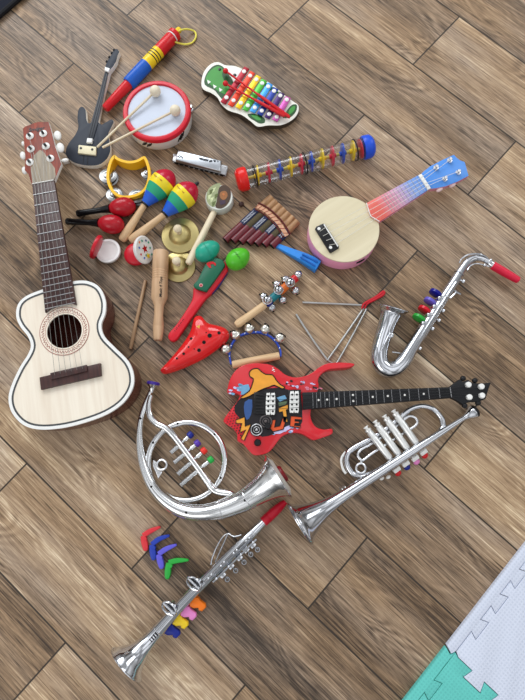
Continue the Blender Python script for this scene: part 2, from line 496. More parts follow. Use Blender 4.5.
def acoustic_guitar():
    zt = 0.070
    t = Thing('acoustic_guitar', 'small natural-top acoustic guitar with red-brown headstock lying on its back', 'guitar', 60, 350, (38, 180))
    out = crop(0, 233, 3, [(228,145),(265,146),(297,163),(315,200),(315,240),(303,275),(312,310),(345,345),(384,385),(400,425),(397,465),(370,508),(320,543),(250,569),
          (180,585),(115,588),(70,574),(38,540),(27,500),(35,460),(60,405),(85,365),(94,338),(85,310),(62,280),(50,250),(55,215),(80,190),(130,170),(180,156)])
    O = [Vector(p) for p in t.poly(out, zt, 4)]
    mb = MB()
    top = [mb.v(p) for p in O]; mid = [mb.v(p - Z * 0.035) for p in offset(O, -0.001)]; lo = [mb.v((p.x, p.y, 0.004)) for p in O]; bot = [mb.v((p.x, p.y, 0.0)) for p in offset(O, 0.004)]
    mb.bridge(mid, top); mb.bridge(lo, mid); mb.bridge(bot, lo); mb.f(bot)
    t.part(mb, 'body', MAHOG)
    # top with a real sound hole
    hc = t.p(64.5, 331, zt); hr = t.r(64.5, 331, 17.3, zt)
    ring = [hc + Vector((math.cos(2 * PI * i / 40), math.sin(2 * PI * i / 40), 0)) * hr for i in range(40)]
    mb = MB()
    def loops(dz):
        a = [mb.v(p + Z * dz) for p in O]; b = [mb.v(p + Z * dz) for p in ring]
        es = [mb.bm.edges.new((q[i], q[(i + 1) % len(q)])) for q in (a, b) for i in range(len(q))]
        bmesh.ops.triangle_fill(mb.bm, edges=es, use_beauty=True, use_dissolve=False)
        return a, b
    a1, b1 = loops(0); a2, b2 = loops(-0.003); mb.bridge(b1, b2)
    t.part(mb, 'soundboard', SPRUCE)
    mb = MB(); e = 0.0006
    up = lambda poly, d: [p + Z * d for p in offset(O, poly)] if poly else [p + Z * d for p in O]
    r = t.r(64, 350, 1, zt)
    mb.m = 0; mb.strip(up(-0.0008, e), up(r * 2.6, e)); mb.strip(up(-0.0008, e), up(-0.0008, -0.006)); mb.m = 1; mb.strip(up(r * 2.6, e), up(r * 4.4, e))
    t.part(mb, 'binding', [WHITE, GREYL])
    mb = MB(); k = 48
    cir = lambda rr: [hc + Z * 0.0008 + Vector((math.cos(2 * PI * i / k), math.sin(2 * PI * i / k), 0)) * rr for i in range(k)]
    s = t.r(64.5, 331, 1, zt)
    mb.m = 0; mb.strip(cir(24.0 * s), cir(17.2 * s))
    mb.m = 1; mb.tube(cir(24.2 * s), 0.0006, 5, True); mb.tube(cir(18.8 * s), 0.0004, 5, True)
    for i in range(26):
        a = 2 * PI * i / 26
        pts = [hc + Z * 0.001 + Vector((math.cos(a + q), math.sin(a + q), 0)) * rr * s for q, rr in ((-0.10, 20), (-0.02, 22.6), (0.05, 20.2), (0.12, 22.4))]
        mb.tube(pts, 0.0007, 5)
    t.part(mb, 'rosette', [SPRUCE, REDINK])
    # neck, fretboard, frets
    zf = 0.077
    fb = [t.p(32, 184, zf), t.p(54, 180, zf), t.p(76, 304.5, zf), t.p(71, 303, zf), t.p(60, 305, zf), t.p(50, 308.5, zf), t.p(45, 312.3, zf)]
    mb = MB(); mb.slab(fb, 0.007, 0.0008); t.part(mb, 'fretboard', ROSEW)
    nk = [t.p(34, 184, zf - 0.006), t.p(52, 180.5, zf - 0.006), t.p(68, 283, zf - 0.006), t.p(45.5, 290, zf - 0.006)]
    mb = MB(); mb.slab(nk, 0.016, 0.0); t.part(mb, 'neck', HEADW)
    A0, B0, A1, B1 = fb[0], fb[1], fb[6], t.p(76.2, 305.5, zf)
    scale = 1.62
    for i in range(18):
        q = scale * (1 - 2 ** (-i / 12.0)) if i else 0.0
        if q > 0.985: break
        a, b = A0.lerp(A1, q), B0.lerp(B1, q)
        mb = MB(); mb.tube([a.lerp(b, 0.02) + Z * 0.0004, a.lerp(b, 0.98) + Z * 0.0004], 0.0011 if i else 0.0014, 6); t.part(mb, 'fret' if i else 'nut', STEEL if i else PEARL)
    # headstock leaning back
    zh = lambda y: 0.072 - (184 - y) / 62.0 * 0.022
    hp = [(22.8,128.5),(25,126.2),(29,125),(33,123.2),(38,121.8),(48.5,121.8),(51.7,132),(55.6,147.7),(61.4,164),(55.6,177.6),(54.3,181),(31.5,184),(28.5,174.5),(24.6,170),(25.2,157)]
    mb = MB(); mb.slab([t.p(x, y, zh(y)) for x, y in hp], 0.009, 0.0008, side=1); hd = t.part(mb, 'headstock', [HEADW, PEARL])
    cp = crop(10, 110, 6.36, [(143,468),(132,380),(150,290),(190,252),(214,266),(286,372),(290,420),(280,445)])
    mb = MB(); mb.slab([t.p(x, y, zh(y) + 0.0012) for x, y in cp], 0.001); t.part(mb, 'neck_cover', OLIVEW)
    for bx, by in crop(10, 110, 6.36, [(128,168),(213,152),(134,250),(230,232),(128,335),(258,310)]):
        c = t.p(bx, by, zh(by)); rr = t.r(bx, by, 3.7, 0.06)
        mb = MB(); mb.disc(c + Z * 0.0012, rr, 0.0024); w_ = t.part(mb, 'tuner_washer', PEARL)
        mb = MB(); mb.lathe(c, c + Z * 0.011, [(0, 0.0030), (0.9, 0.0028), (1, 0.0018)], 12); t.part(mb, 'string_post', DSTEEL)
    for bx, by, lr, sx, sy in ((57.6,135.5,2,5.2,3.6),(60.3,147.7,2,5.4,3.8),(65,160.5,1,3.6,2.2),(23.4,143.8,-1,2.6,1.8),(23.0,155.6,-1,4.4,2.8),(24.6,170.5,-1,4.2,2.6)):
        zc = zh(by) - 0.010; c = t.p(bx, by, zc); q = t.p(bx - 6 * (1 if lr > 0 else -1), by + 1, zc)
        rr = mpp(bx, by, zc)
        ax = (c - q).normalized(); d = t.p(bx + 2, by + 8, zc) - c
        if abs(lr) == 1 and lr > 0: d = ax
        mb = MB(); mb.ell(c, sx * rr, sy * rr, 0.004, d); bt = t.part(mb, 'tuner_button', PEARL)
        mb = MB(); mb.tube([c, q], 0.0018, 8); t.part(mb, 'shaft', STEEL, bt)
    # bridge and strings
    br = [t.p(x, y, zt + 0.008) for x, y in crop(0, 233, 3, [(118,433),(300,390),(303,428),(122,470)])]
    mb = MB(); mb.slab(br, 0.0085, 0.001); bd = t.part(mb, 'bridge', ROSEW)
    sd = [t.p(x, y, zt + 0.0125) for x, y in crop(0, 233, 3, [(150,420),(259,395),(262,414),(152,440)])]
    mb = MB(); mb.slab(sd, 0.006, 0.001); t.part(mb, 'saddle_block', ROSEW, bd)
    for i in range(6):
        q = (i + 0.5) / 6
        a = t.p(32, 184, zf).lerp(t.p(54, 180, zf), q * 0.86 + 0.07) + Z * 0.003
        b = t.p(*crop(0, 233, 3, [(156 + 100 * q, 428 - 23 * q)])[0], zt + 0.0135)
        by = crop(10, 110, 6.36, [[(134,335),(134,250),(128,168),(213,152),(230,232),(258,310)][i]])[0]
        h = t.p(by[0], by[1], zh(by[1])) + Z * 0.008
        mb = MB(); mb.tube([h, a, b], 0.0003 if i > 2 else 0.0004, 6); t.part(mb, 'string', paint('string_grey', (150, 148, 142), 0.4, 0.6))
    # heel strap button and maker's mark
    hp_ = t.p(48, 125.5, zh(125)); lp = t.p(36.5, 129.3, zh(129)) + Z * 0.0006
    xd = t.p(48, 127.5, zh(127)) - t.p(26, 131, zh(131))
    hn = (t.p(40, 140, zh(140)) - t.p(36, 125, zh(125))).cross(xd)
    text(t, 'Smiger', BLACK, lp, xd, 0.013, hn if hn.z > 0 else -hn, shear=0.2, bold=0.0002)
    c = t.p(133, 389, 0.038); n = t.p(140, 384, 0.038) - c
    lp = t.p(137.5, 386, 0.040)
acoustic_guitar()

# ------------------------------------------------------------------ flat black wooden guitar
def flat_guitar():
    z = 0.013
    t = Thing('toy_guitar', 'flat black wooden toy guitar with cream bridge and pale edges', 'toy guitar', 90, 140, (116, 50))
    SLATE = paint('slate_black', (40, 46, 58), 0.5, var=0.12)
    PLY = wood('pale_plywood', (248, 244, 236), (232, 224, 208))
    CREAM = paint('cream', (228, 218, 184), 0.45)
    nb = crop(60, 40, 5.186, [(165,425),(150,432),(138,415),(135,385),(131,358),(112,345),(95,362),(90,410),(95,450),(78,492),(45,535),(30,575),(40,612),(80,638),(140,651),(200,647),(240,620),
        (260,580),(258,530),(250,490),(265,455),(278,425),(267,411),(240,425),(215,438),(198,424)])
    body = smooth(nb, 3, False)
    neck = crop(60, 40, 5.186, [(200,400),(228,270),(256,160),(275,137),(292,110),(298,82),(308,60),(300,48),(288,45),(276,54),(266,75),(247,105),(236,130),(236,152),(215,230),(190,330),(167,415)])
    mb = MB(); mb.slab(t.poly(body + neck, z), z, 0.0006, side=1); t.part(mb, 'body', [SLATE, PLY])
    f = lambda pts, zz: t.poly(crop(60, 40, 5.186, pts), zz)
    fbp = f([(236,160),(252,162),(196,430),(172,510),(140,508),(160,430)], z + 0.002)
    mb = MB(); mb.slab(fbp, 0.002, 0.0004); t.part(mb, 'fretboard', paint('dark_slate', (58, 61, 68), 0.45))
    mb = MB()
    for a, b in (((240,165),(150,505)), ((249,165),(163,505))): mb.tube([t.p(*q, z + 0.0022) for q in crop(60, 40, 5.186, [a, b])], 0.0006, 6)
    for a, b in (((122,600),(120,640)), ((144,600),(142,648))): mb.tube([t.p(*q, z + 0.0006) for q in crop(60, 40, 5.186, [a, b])], 0.0006, 6)
    t.part(mb, 'printed_string', paint('near_black', (28, 29, 32), 0.5))
    mb = MB(); mb.slab(f([(233,138),(258,146),(252,165),(230,156)], z + 0.006), 0.006, 0.001); t.part(mb, 'nut', WHITE)
    mb = MB(); mb.slab(f([(141,507),(168,510),(164,532),(136,530)], z + 0.006), 0.006, 0.001); t.part(mb, 'neck_pickup', WHITE)
    mb = MB(); mb.slab(f([(96,543),(187,553),(185,596),(92,586)], z + 0.005), 0.005, 0.001); br = t.part(mb, 'bridge', CREAM)
    for q in crop(60, 40, 5.186, [(108,560), (167,567)]):
        mb = MB(); mb.disc(t.p(*q, z + 0.0055), 0.0028, 0.001); t.part(mb, 'screw', DSTEEL, br)
    mb = MB(); mb.slab(f([(10,616),(36,612),(44,626),(14,634)], z), 0.010, 0.001); t.part(mb, 'plug_socket', PEARL)
    for q in crop(60, 40, 5.186, [(242,112), (255,90), (268,68), (280,52)]):
        c = t.p(*q, z - 0.001)
        mb = MB(); mb.ell(c, 0.0035, 0.0025, 0.003); t.part(mb, 'tuner', BLACK)
flat_guitar()

# ------------------------------------------------------------------ ukulele with a round body
def ukulele():
    z = 0.046
    t = Thing('ukulele', 'round pink toy ukulele with plain wood face and blue headstock', 'ukulele', 344, 229, (420, 182))
    UP = paint('pink_lacquer', (255, 170, 206), 0.4); UF = wood('pale_basswood', (222, 211, 180), (211, 199, 166), 'X', 50, 0.45)
    c = t.p(344, 228.6, z); R = t.r(344, 228.6, 34.3, z)
    cb = Vector((c.x, c.y, 0))
    mb = MB(); mb.lathe(cb, cb + Z * (z - 0.003), [(0, R * 0.985), (0.08, R), (0.96, R), (1, R * 0.995)], 64); bd = t.part(mb, 'body', UP)
    mb = MB(); mb.lathe(cb + Z * (z - 0.003), cb + Z * z, [(0, R * 0.995), (0.6, R), (1, R * 0.988)], 64); t.part(mb, 'soundboard', UF)
    q = t.p(360.5, 260.5, 0.030); q = cb + (Vector((q.x, q.y, 0)) - cb).normalized() * R + Z * 0.028
    mb = MB(); d = (q - cb); d.z = 0; mb.ell(q, 0.011, 0.0016, 0.006, Z.cross(d), Z); t.part(mb, 'side_port', HOLE, bd)
    # neck with a colour that runs from coral through lilac to blue
    m, nt, b = new_mat('coral_to_blue')
    tc = N(nt, 'ShaderNodeTexCoord'); sp = N(nt, 'ShaderNodeSeparateXYZ'); nt.links.new(tc.outputs['Object'], sp.inputs[0])
    a0, a1 = t.p(373, 212, z).x, t.p(432, 178, z).x
    mr = N(nt, 'ShaderNodeMapRange', i_1=a0, i_2=a1, i_3=0.0, i_4=1.0); nt.links.new(sp.outputs['X'], mr.inputs[0])
    cr = N(nt, 'ShaderNodeValToRGB'); e = cr.color_ramp.elements
    e[0].color = srgb(226, 104, 92); e[1].color = srgb(88, 148, 226); e[0].position = 0.1; e[1].position = 0.9
    x = e.new(0.42); x.color = srgb(206, 158, 186)
    x = e.new(0.66); x.color = srgb(128, 158, 218)
    nt.links.new(mr.outputs[0], cr.inputs['Fac']); nt.links.new(cr.outputs['Color'], b.inputs['Base Color']); b.inputs['Roughness'].default_value = 0.35
    zn = z + 0.004
    A0, B0, A1, B1 = t.p(366.5, 203, zn), t.p(379.5, 221.5, zn), t.p(419.5, 174.5, zn), t.p(429, 189, zn)
    e0 = t.p(370.5, 216, zn)
    mb = MB(); mb.slab([A0, A1, B1, B0, e0 + (B0 - e0) * 0.45 , e0, A0 + (e0 - A0) * 0.4], 0.005, 0.0006); t.part(mb, 'fretboard', m)
    mb = MB(); mb.slab([p - Z * 0.005 for p in (A0.lerp(B0, 0.04), A1.lerp(B1, 0.04), B1.lerp(A1, 0.04), B0.lerp(A0, 0.04))], 0.014); t.part(mb, 'neck', UP)
    mb = MB(); mb.tube([A0, A0.lerp(e0, 0.5), e0, e0.lerp(B0, 0.5), B0], 0.0011, 6); t.part(mb, 'fretboard_edging', WHITE)
    for k in range(1, 12):
        f = 1 - (1.55 * (1 - 2 ** (-k / 12.0)))
        if f < 0.07: break
        a, b_ = A0.lerp(A1, f), B0.lerp(B1, f)
        mb = MB(); mb.tube([a.lerp(b_, 0.03), a.lerp(b_, 0.97)], 0.0006, 6); t.part(mb, 'fret', STEEL)
    mb = MB(); mb.slab([t.p(418.4, 175, zn + 0.003), t.p(421.6, 173.6, zn + 0.003), t.p(431, 188, zn + 0.003), t.p(428, 189.6, zn + 0.003)], 0.005, 0.0006); t.part(mb, 'nut', WHITE)
    hz = lambda x: zn - max(0, (x - 421)) / 47 * 0.007
    hp = [(420.5,174.3),(424,171),(430,166.3),(442,160),(454,154.6),(456.5,157.5),(460,160.2),(464.7,161.9),(466.5,168),(468.7,175.7),(458,181.5),(446,186.2),(436,188.3),(430,188.8)]
    mb = MB(); mb.slab([t.p(x, y, hz(x)) for x, y in hp], 0.012, 0.0006, side=1); hd = t.part(mb, 'headstock', [paint('sky_blue', (84, 146, 226), 0.35), paint('rose_side', (214, 140, 158), 0.4)])
    posts = [(435.7,168.3),(449.3,161),(444.4,179.6),(457.7,173)]
    for x, y in posts:
        c_ = t.p(x, y, hz(x)); rr = t.r(x, y, 2.5, z)
        mb = MB(); mb.lathe(c_, c_ + Z * 0.010, [(0, rr), (0.25, rr), (0.3, rr * 0.5), (0.8, rr * 0.5), (0.85, rr * 0.75), (1, rr * 0.6)], 14); t.part(mb, 'string_post', CHROME2)
    for x, y in ((439.5,189.5),(452.5,185)):
        mb = MB(); mb.ell(t.p(x, y, hz(x) - 0.006), 0.009, 0.005, 0.004); t.part(mb, 'tuner_button', paint('blush_pearl', (226, 196, 196), 0.3))
    bz = z + 0.005
    brp = t.poly(crop(295, 180, 5.25, [(106,256),(112,244),(148,228),(158,232),(231,346),(230,356),(190,380),(182,378)]), bz)
    mb = MB(); mb.slab(brp, 0.005, 0.0006); br = t.part(mb, 'bridge', BLACK)
    mb = MB(); mb.tube([t.p(*p, bz + 0.0012) for p in crop(295, 180, 5.25, [(152,233),(226,349)])], 0.0016, 8); t.part(mb, 'saddle', WHITE, br)
    for p in crop(295, 180, 5.25, [(126,256),(187,354)]):
        mb = MB(); mb.disc(t.p(*p, bz + 0.0004), 0.0034, 0.0012); t.part(mb, 'screw', WHITE, br)
    for i in range(4):
        q = (i + 0.5) / 4
        s0 = t.p(*crop(295, 180, 5.25, [(122 + 66 * q, 258 + 96 * q)])[0], bz + 0.0006); s1 = t.p(*crop(295, 180, 5.25, [(152 + 74 * q, 233 + 116 * q)])[0], bz + 0.0032)
        n = t.p(418.4, 175, zn + 0.004).lerp(t.p(428, 189.6, zn + 0.004), 0.1 + 0.8 * q)
        h = t.p(*posts[(0, 1, 3, 2)[i]], hz(445)) + Z * 0.006
        mb = MB(); mb.tube([s0, s1, n, h], 0.0005, 6); t.part(mb, 'string', paint('nylon', (225, 222, 212), 0.3))
ukulele()

# ------------------------------------------------------------------ red electric toy guitar
def electric_guitar():
    z = 0.034; S = 4.038
    t = Thing('electric_guitar', 'red toy electric guitar with horned body, graffiti print and black neck', 'electric guitar', 270, 410, (470, 391))
    pts = [(318.5,388),(318,380.5),(321,374.5),(328,369.8),(338,368.6),(348,367.6),(353.5,366),(354,363.6),(346,362.6),(336,362.4),(326.4,363.7),(319,367.4),(309,374.5),(296.7,377.4),(286,375),(279,369.5),
           (272,365.3),(264.5,363.6),(252,363.2),(243,365.4),(236,370),(231,377),(228.5,384),(227.2,392.5),(232,392.5),(239.5,394.8),(238,400),(232,408),(223.7,419.5),(226,424),(232,428),(237,434),(237.5,441),(243,444),
           (250,452),(255.9,455.5),(267,453.2),(273,448),(278,441),(283,436),(289.3,433.4),(296,432.8),(303,434.4),(309,438),(314,440.2),(323,437.6),(331.4,434.4),(332.8,431),(331,428.6),(324,429.6),(316,427),(311.5,420),(311,410)]
    Bp = smooth(pts, 3)
    BR = paint('toy_red', (206, 30, 42), 0.25, coat=0.4)
    mb = MB(); mb.slab(t.poly(Bp, z), z, 0.0014); t.part(mb, 'body', BR, angle=60)
    def g(pp, h, mat, name, k=0, out=None):
        q = crop(215, 355, S, pp)
        if k: q = smooth(q, k)
        poly = [Vector(p) for p in t.poly(q, z + h)]
        mb = MB(); mb.slab(poly, 0.0006); o = t.part(mb, name, mat)
        if out:
            mb = MB(); mb.tube([p + Z * 0.0002 for p in poly], out, 6, closed=True); t.part(mb, 'outline', BLACK, o)
        return o
    OR = paint('graffiti_orange', (228, 156, 56), 0.4, var=0.2, scale=60); CY = paint('graffiti_blue', (110, 160, 196), 0.4, var=0.2); LI = paint('graffiti_lilac', (196, 190, 226), 0.4)
    DK = paint('graffiti_black', (30, 26, 30), 0.4); DR = paint('graffiti_flame', (214, 84, 40), 0.4); OLV = paint('graffiti_olive', (96, 116, 86), 0.4)
    g([(92,185),(150,145),(190,138),(262,132),(300,142),(345,150),(352,270),(330,285),(285,300),(240,318),(190,330),(150,300),(125,290),(95,250),(78,225)], 0.0008, DK, 'printed_panel', 2)
    g([(110,122),(135,118),(142,138),(118,160),(104,160)], 0.0009, CY, 'paint_splash')
    rnd = random.Random(5)
    def speckle(region, n, cols, size):
        for ci, m in enumerate(cols):
            mb = MB()
            for k in range(n):
                f = rnd.random(); i = min(len(region) - 2, int(f * (len(region) - 1))); g_ = f * (len(region) - 1) - i
                x = region[i][0] * (1 - g_) + region[i + 1][0] * g_ + rnd.uniform(-5, 5); y = region[i][1] * (1 - g_) + region[i + 1][1] * g_ + rnd.uniform(-14, 14)
                w_, h_ = rnd.uniform(.5, 1) * size, rnd.uniform(.25, .6) * size
                mb.plate([t.p(*p, z + 0.0005 + 0.0002 * ci) for p in crop(215, 355, S, [(x - w_, y - h_ * .4), (x - w_ * .2, y - h_), (x + w_, y - h_ * .2), (x + w_ * .5, y + h_), (x - w_ * .6, y + h_ * .7)])])
            t.part(mb, 'paint_speckle', m)
    speckle([(285,105),(330,118),(375,124),(425,142)], 9, (paint('graffiti_rose', (222, 128, 150), 0.4), LI, DK), 9)
    speckle([(62,150),(85,134),(118,122)], 6, (LI, CY), 11)
    speckle([(236,60),(244,72)], 4, (WHITE,), 5)
    speckle([(240,318),(300,300),(330,290)], 6, (LI, CY), 10)
    g([(230,300),(270,296),(300,284),(318,286),(300,300),(262,318),(240,318)], 0.0010, LI, 'paint_splash')
    g([(138,72),(150,58),(172,54),(186,66),(205,78),(232,80),(245,98),(262,118),(282,130),(270,136),(240,122),(222,128),(200,135),(176,146),(140,166),(112,176),(104,170),(138,146),(150,118),(155,96),(142,88)], 0.0014, OR, 'printed_figure', 2, 0.0011)
    g([(120,190),(150,180),(146,240),(128,262),(118,230)], 0.0014, paint('graffiti_deep_blue', (52, 84, 140), 0.4, var=0.2), 'paint_splash', 2)
    g([(248,172),(282,162),(290,176),(262,188)], 0.0014, CY, 'paint_splash'); g([(256,192),(292,186),(286,200),(258,206)], 0.0014, OLV, 'paint_splash')
    # the letters M U T E
    g([(84,262),(120,250),(122,288),(146,280),(118,346),(104,338),(124,302),(100,312),(108,276),(86,276)], 0.0016, OR, 'printed_letter', 0, 0.0010)
    g([(232,262),(246,262),(240,292),(262,286),(274,248),(290,250),(276,300),(234,310),(222,296)], 0.0016, DR, 'printed_letter', 0, 0.0010)
    g([(256,214),(300,196),(302,214),(288,222),(294,270),(278,270),(272,228),(258,232)], 0.0016, OR, 'printed_letter', 0, 0.0010)
    g([(306,246),(350,250),(350,262),(322,260),(322,266),(340,268),(340,276),(322,276),(320,284),(346,286),(344,294),(302,288)], 0.0016, DR, 'printed_letter', 0, 0.0010)
    # dotted corner
    mb = MB()
    for i in range(7):
        for j in range(9):
            q = crop(215, 355, S, [(50 + i * 9 + j * 3, 270 - j * 11 + i * 9)])[0]
            mb.disc(t.p(*q, z + 0.0008), 0.0010 + 0.0001 * i, 0.0006, n=6)
    t.part(mb, 'printed_dots', DK)
    # hardware
    mb = MB(); mb.slab(t.poly(crop(215, 355, S, [(158,150),(202,152),(202,240),(156,236)]), z + 0.006), 0.006, 0.001); br = t.part(mb, 'bridge', BLACK)
    for k in range(6):
        a = crop(215, 355, S, [(164, 160 + 13 * k)])[0]; b = crop(215, 355, S, [(196, 161 + 13 * k)])[0]
        mb = MB(); mb.tube([t.p(*a, z + 0.0068), t.p(*b, z + 0.0068)], 0.0014, 6); t.part(mb, 'bridge_saddle', DSTEEL, br)
    for x0, x1, y0, y1 in ((206,244,154,240),(302,342,147,232)):
        ins = [(x0 - 6, y0 - 6), (x1 + 5, y0 - 7), (x1 + 4, y1 + 4), (x0 - 8, y1 + 4)]
        mb = MB(); mb.slab(t.poly(crop(215, 355, S, ins), z + 0.004), 0.004, 0.0006); fr = t.part(mb, 'pickup_frame', BLACK)
        for h in (0, 1):
            a, b = x0 + 19 * h + 1, x0 + 19 * h + 18
            sh = smooth(crop(215, 355, S, [(a, y0 + 6), (a + 8, y0), (b, y0 + 5), (b - 1, y1 - 5), (a + 7, y1), (a - 2, y1 - 6)]), 3)
            mb = MB(); mb.slab(t.poly(sh, z + 0.008), 0.006, 0.0008); pk = t.part(mb, 'pickup', WHITE)
            mb = MB()
            for k in range(4):
                q = crop(215, 355, S, [((a + b) / 2 - 0.3 * k, y0 + 13 + 20 * k)])[0]
                mb.disc(t.p(*q, z + 0.0082), 0.0021, 0.001, n=12)
            t.part(mb, 'pole_screw', HOLE, pk)
    for cx, cy, rr in ((168,302,27),(205,268,28)):
        q = crop(215, 355, S, [(cx, cy)])[0]; c = t.p(*q, z + 0.001); r = t.r(*q, rr / S, z)
        mb = MB(); mb.disc(c, r, 0.004, n=28); sp = t.part(mb, 'speaker', BLACK)
        mb = MB(); mb.torus(c + Z * 0.002, r * 0.82, 0.0011); mb.torus(c + Z * 0.002, r * 0.45, 0.0007); mb.ell(c + Z * 0.002, r * 0.24, r * 0.24, 0.002); t.part(mb, 'speaker_ring', STEEL if rr == 27 else paint('smoke_grey', (92, 84, 84), 0.4), sp)
    for cx, cy, rr in ((172,354,15),(214,288,14)):
        q = crop(215, 355, S, [(cx, cy)])[0]; c = t.p(*q, z); r = t.r(*q, rr / S, z)
        mb = MB(); mb.lathe(c, c + Z * 0.012, [(0, r), (0.85, r * 0.92), (1, r * 0.75)], 20); t.part(mb, 'knob', BLACK)
    # neck
    zn = z + 0.010
    A0, B0 = t.p(302.5, 392.4, zn), t.p(303, 409.6, zn); A1, B1 = t.p(450, 387, zn), t.p(451.5, 397.6, zn)
    mb = MB(); mb.slab([A0, A1, B1, B0], 0.018, 0.001); nk = t.part(mb, 'neck', paint('black_neck', (17, 18, 22), 0.45))
    x0 = 0.06
    for k in range(21):
        f = 1 - 1.36 * (1 - 2 ** (-k / 12.0))
        a, b = A0.lerp(A1, f), B0.lerp(B1, f)
        mb = MB(); mb.tube([a.lerp(b, 0.04), a.lerp(b, 0.96)], 0.0006 if k else 0.0011, 6); t.part(mb, 'fret' if k else 'nut', STEEL)
        if k in (3, 5, 7, 9, 12, 15, 17, 19):
            f2 = 1 - 1.36 * (1 - 2 ** (-(k - 0.5) / 12.0)); a, b = A0.lerp(A1, f2), B0.lerp(B1, f2)
            mb = MB()
            for h in ((0.3, 0.7) if k == 12 else (0.5,)): mb.disc(a.lerp(b, h) + Z * 0.0003, 0.0022, 0.001, n=12)
            t.part(mb, 'position_dot', PEARL)
    hp = [(450,386.6),(455,382.8),(460,379.2),(463,381.5),(468,379.8),(473.5,383),(482,383.4),(491.2,382.4),(488.5,389.5),(485.8,398.8),(479,401.8),(470,401.6),(462.8,404.6),(458,401),(451.5,397.8)]
    hz = zn - 0.002
    mb = MB(); mb.slab(t.poly(hp, hz), 0.012, 0.0012); t.part(mb, 'headstock', paint('black_neck', (17, 18, 22), 0.45))
    posts = [(467.6,385),(480.6,386.8),(468.6,397.4),(481.2,395.8)]
    for x, y in posts:
        c = t.p(x, y, hz); r = t.r(x, y, 2.9, hz)
        mb = MB(); mb.lathe(c, c + Z * 0.008, [(0, r), (0.8, r), (1, r * 0.75)], 14); t.part(mb, 'string_post', WHITE)
    for x, y in ((463,378.4),(474.8,380.6),(464.6,405.6),(478,403)):
        mb = MB(); mb.ell(t.p(x, y, hz - 0.005), 0.006, 0.0055, 0.005); t.part(mb, 'tuner_button', BLACK)
    for i in range(4):
        q = 0.14 + 0.72 * i / 3
        h = t.p(*posts[(0, 1, 3, 2)[i]], hz + 0.007); a = A1.lerp(B1, q) + Z * 0.0022; b = A0.lerp(B0, q) + Z * 0.002; e_ = t.p(*crop(215, 355, S, [(180, 164 + 60 * i / 3)])[0], z + 0.008)
        mb = MB(); mb.tube([h, a, b, e_], 0.00045, 5); t.part(mb, 'string', DSTEEL)
electric_guitar()
# ------------------------------------------------------------------ drum and its two mallets
def drum():
    z = 0.040
    t = Thing('toy_drum', 'small white toy drum with red rim under two mallets', 'drum', 156.6, 110.3, (195, 110))
    c = t.p(156.6, 110.3, z); R = t.r(156.6, 110.3, 32.2, z); b = Vector((c.x, c.y, 0))
    mb = MB(); mb.lathe(b, b + Z * (z - 0.004), [(0, R * 0.95), (0.05, R * 0.965), (0.97, R * 0.965), (1, R * 0.96)], 64); sh = t.part(mb, 'shell', paint('drum_white', (232, 230, 226), 0.3))
    mb = MB(); mb.lathe(b + Z * 0.002, b + Z * (z - 0.002), [(0, R * 0.80), (1, R * 0.84)], 48); t.part(mb, 'drum_head', paint('drum_skin', (196, 204, 220), 0.45, var=0.04, scale=14))
    mb = MB(); n = 64; prof = [(0.84, -0.002), (0.86, 0.0015), (0.92, 0.002), (0.975, 0.0005), (1.0, -0.003), (1.0, -0.009), (0.97, -0.010), (0.84, -0.004)]
    rings = [[mb.v((c.x + R * q * math.cos(2 * PI * i / n), c.y + R * q * math.sin(2 * PI * i / n), z + h)) for i in range(n)] for q, h in prof]
    for k in range(len(rings)): mb.bridge(rings[k], rings[(k + 1) % len(rings)])
    t.part(mb, 'rim', paint('rim_red', (206, 34, 52), 0.3))
    # metal fittings and the printed marks on the shell
    q = t.p(196, 110, 0.020) - b; a0 = math.atan2(q.y, q.x)
    d = Vector((math.cos(a0), math.sin(a0), 0))
    mb = MB(); mb.ell(b + d * (R * 0.99) + Z * 0.022, 0.008, 0.008, 0.008); mb.tube([b + d * R * 0.99 + Z * 0.014, b + d * R * 0.99 + Z * 0.036], 0.004, 10); t.part(mb, 'tension_lug', CHROME)
    q = t.p(182, 147, 0.018) - b; a1 = math.atan2(q.y, q.x)
    for da, name in ((0.10, 'printed_mark'), (0.20, 'printed_mark'), (-0.9, 'printed_mark'), (-1.05, 'printed_mark')):
        mb = MB(); a = a1 + da
        for k, (s, h0, h1) in enumerate(((-0.06, 0.010, 0.020), (0.0, 0.013, 0.024), (0.05, 0.016, 0.026))):
            x = Vector((math.cos(a + s), math.sin(a + s), 0)); y = Vector((math.cos(a + s + 0.07), math.sin(a + s + 0.07), 0))
            mb.tube([b + x * R * 0.966 + Z * h0, b + y * R * 0.966 + Z * h1], 0.0018, 6)
        t.part(mb, name, BLACK, sh)
    for i, (bx, by, ex, ey, lab) in enumerate(((155.3, 91.2, 97.3, 147.2, 'pale wooden drum mallet with round head near centre of drum top'),
                                               (175.2, 110.5, 102.5, 147.6, 'pale wooden drum mallet whose round head rests near right rim of drum'))):
        m = Thing('drum_mallet', lab, 'mallet', bx, by, (ex, ey), 'mallets lying on the toy drum', z=z)
        rr = m.r(bx, by, 5.2, z + 0.012); hz = z + rr - 0.0022
        A = m.p(bx, by, hz); B = m.p(ex, ey, 0.034 if i == 0 else 0.036)
        mb = MB(); mb.ell(A, rr, rr, rr); m.part(mb, 'head', paint('mallet_ball', (232, 220, 196), 0.5))
        mb = MB(); mb.tube([A, B], 0.0027, 10); m.part(mb, 'stick', PALE)
drum()

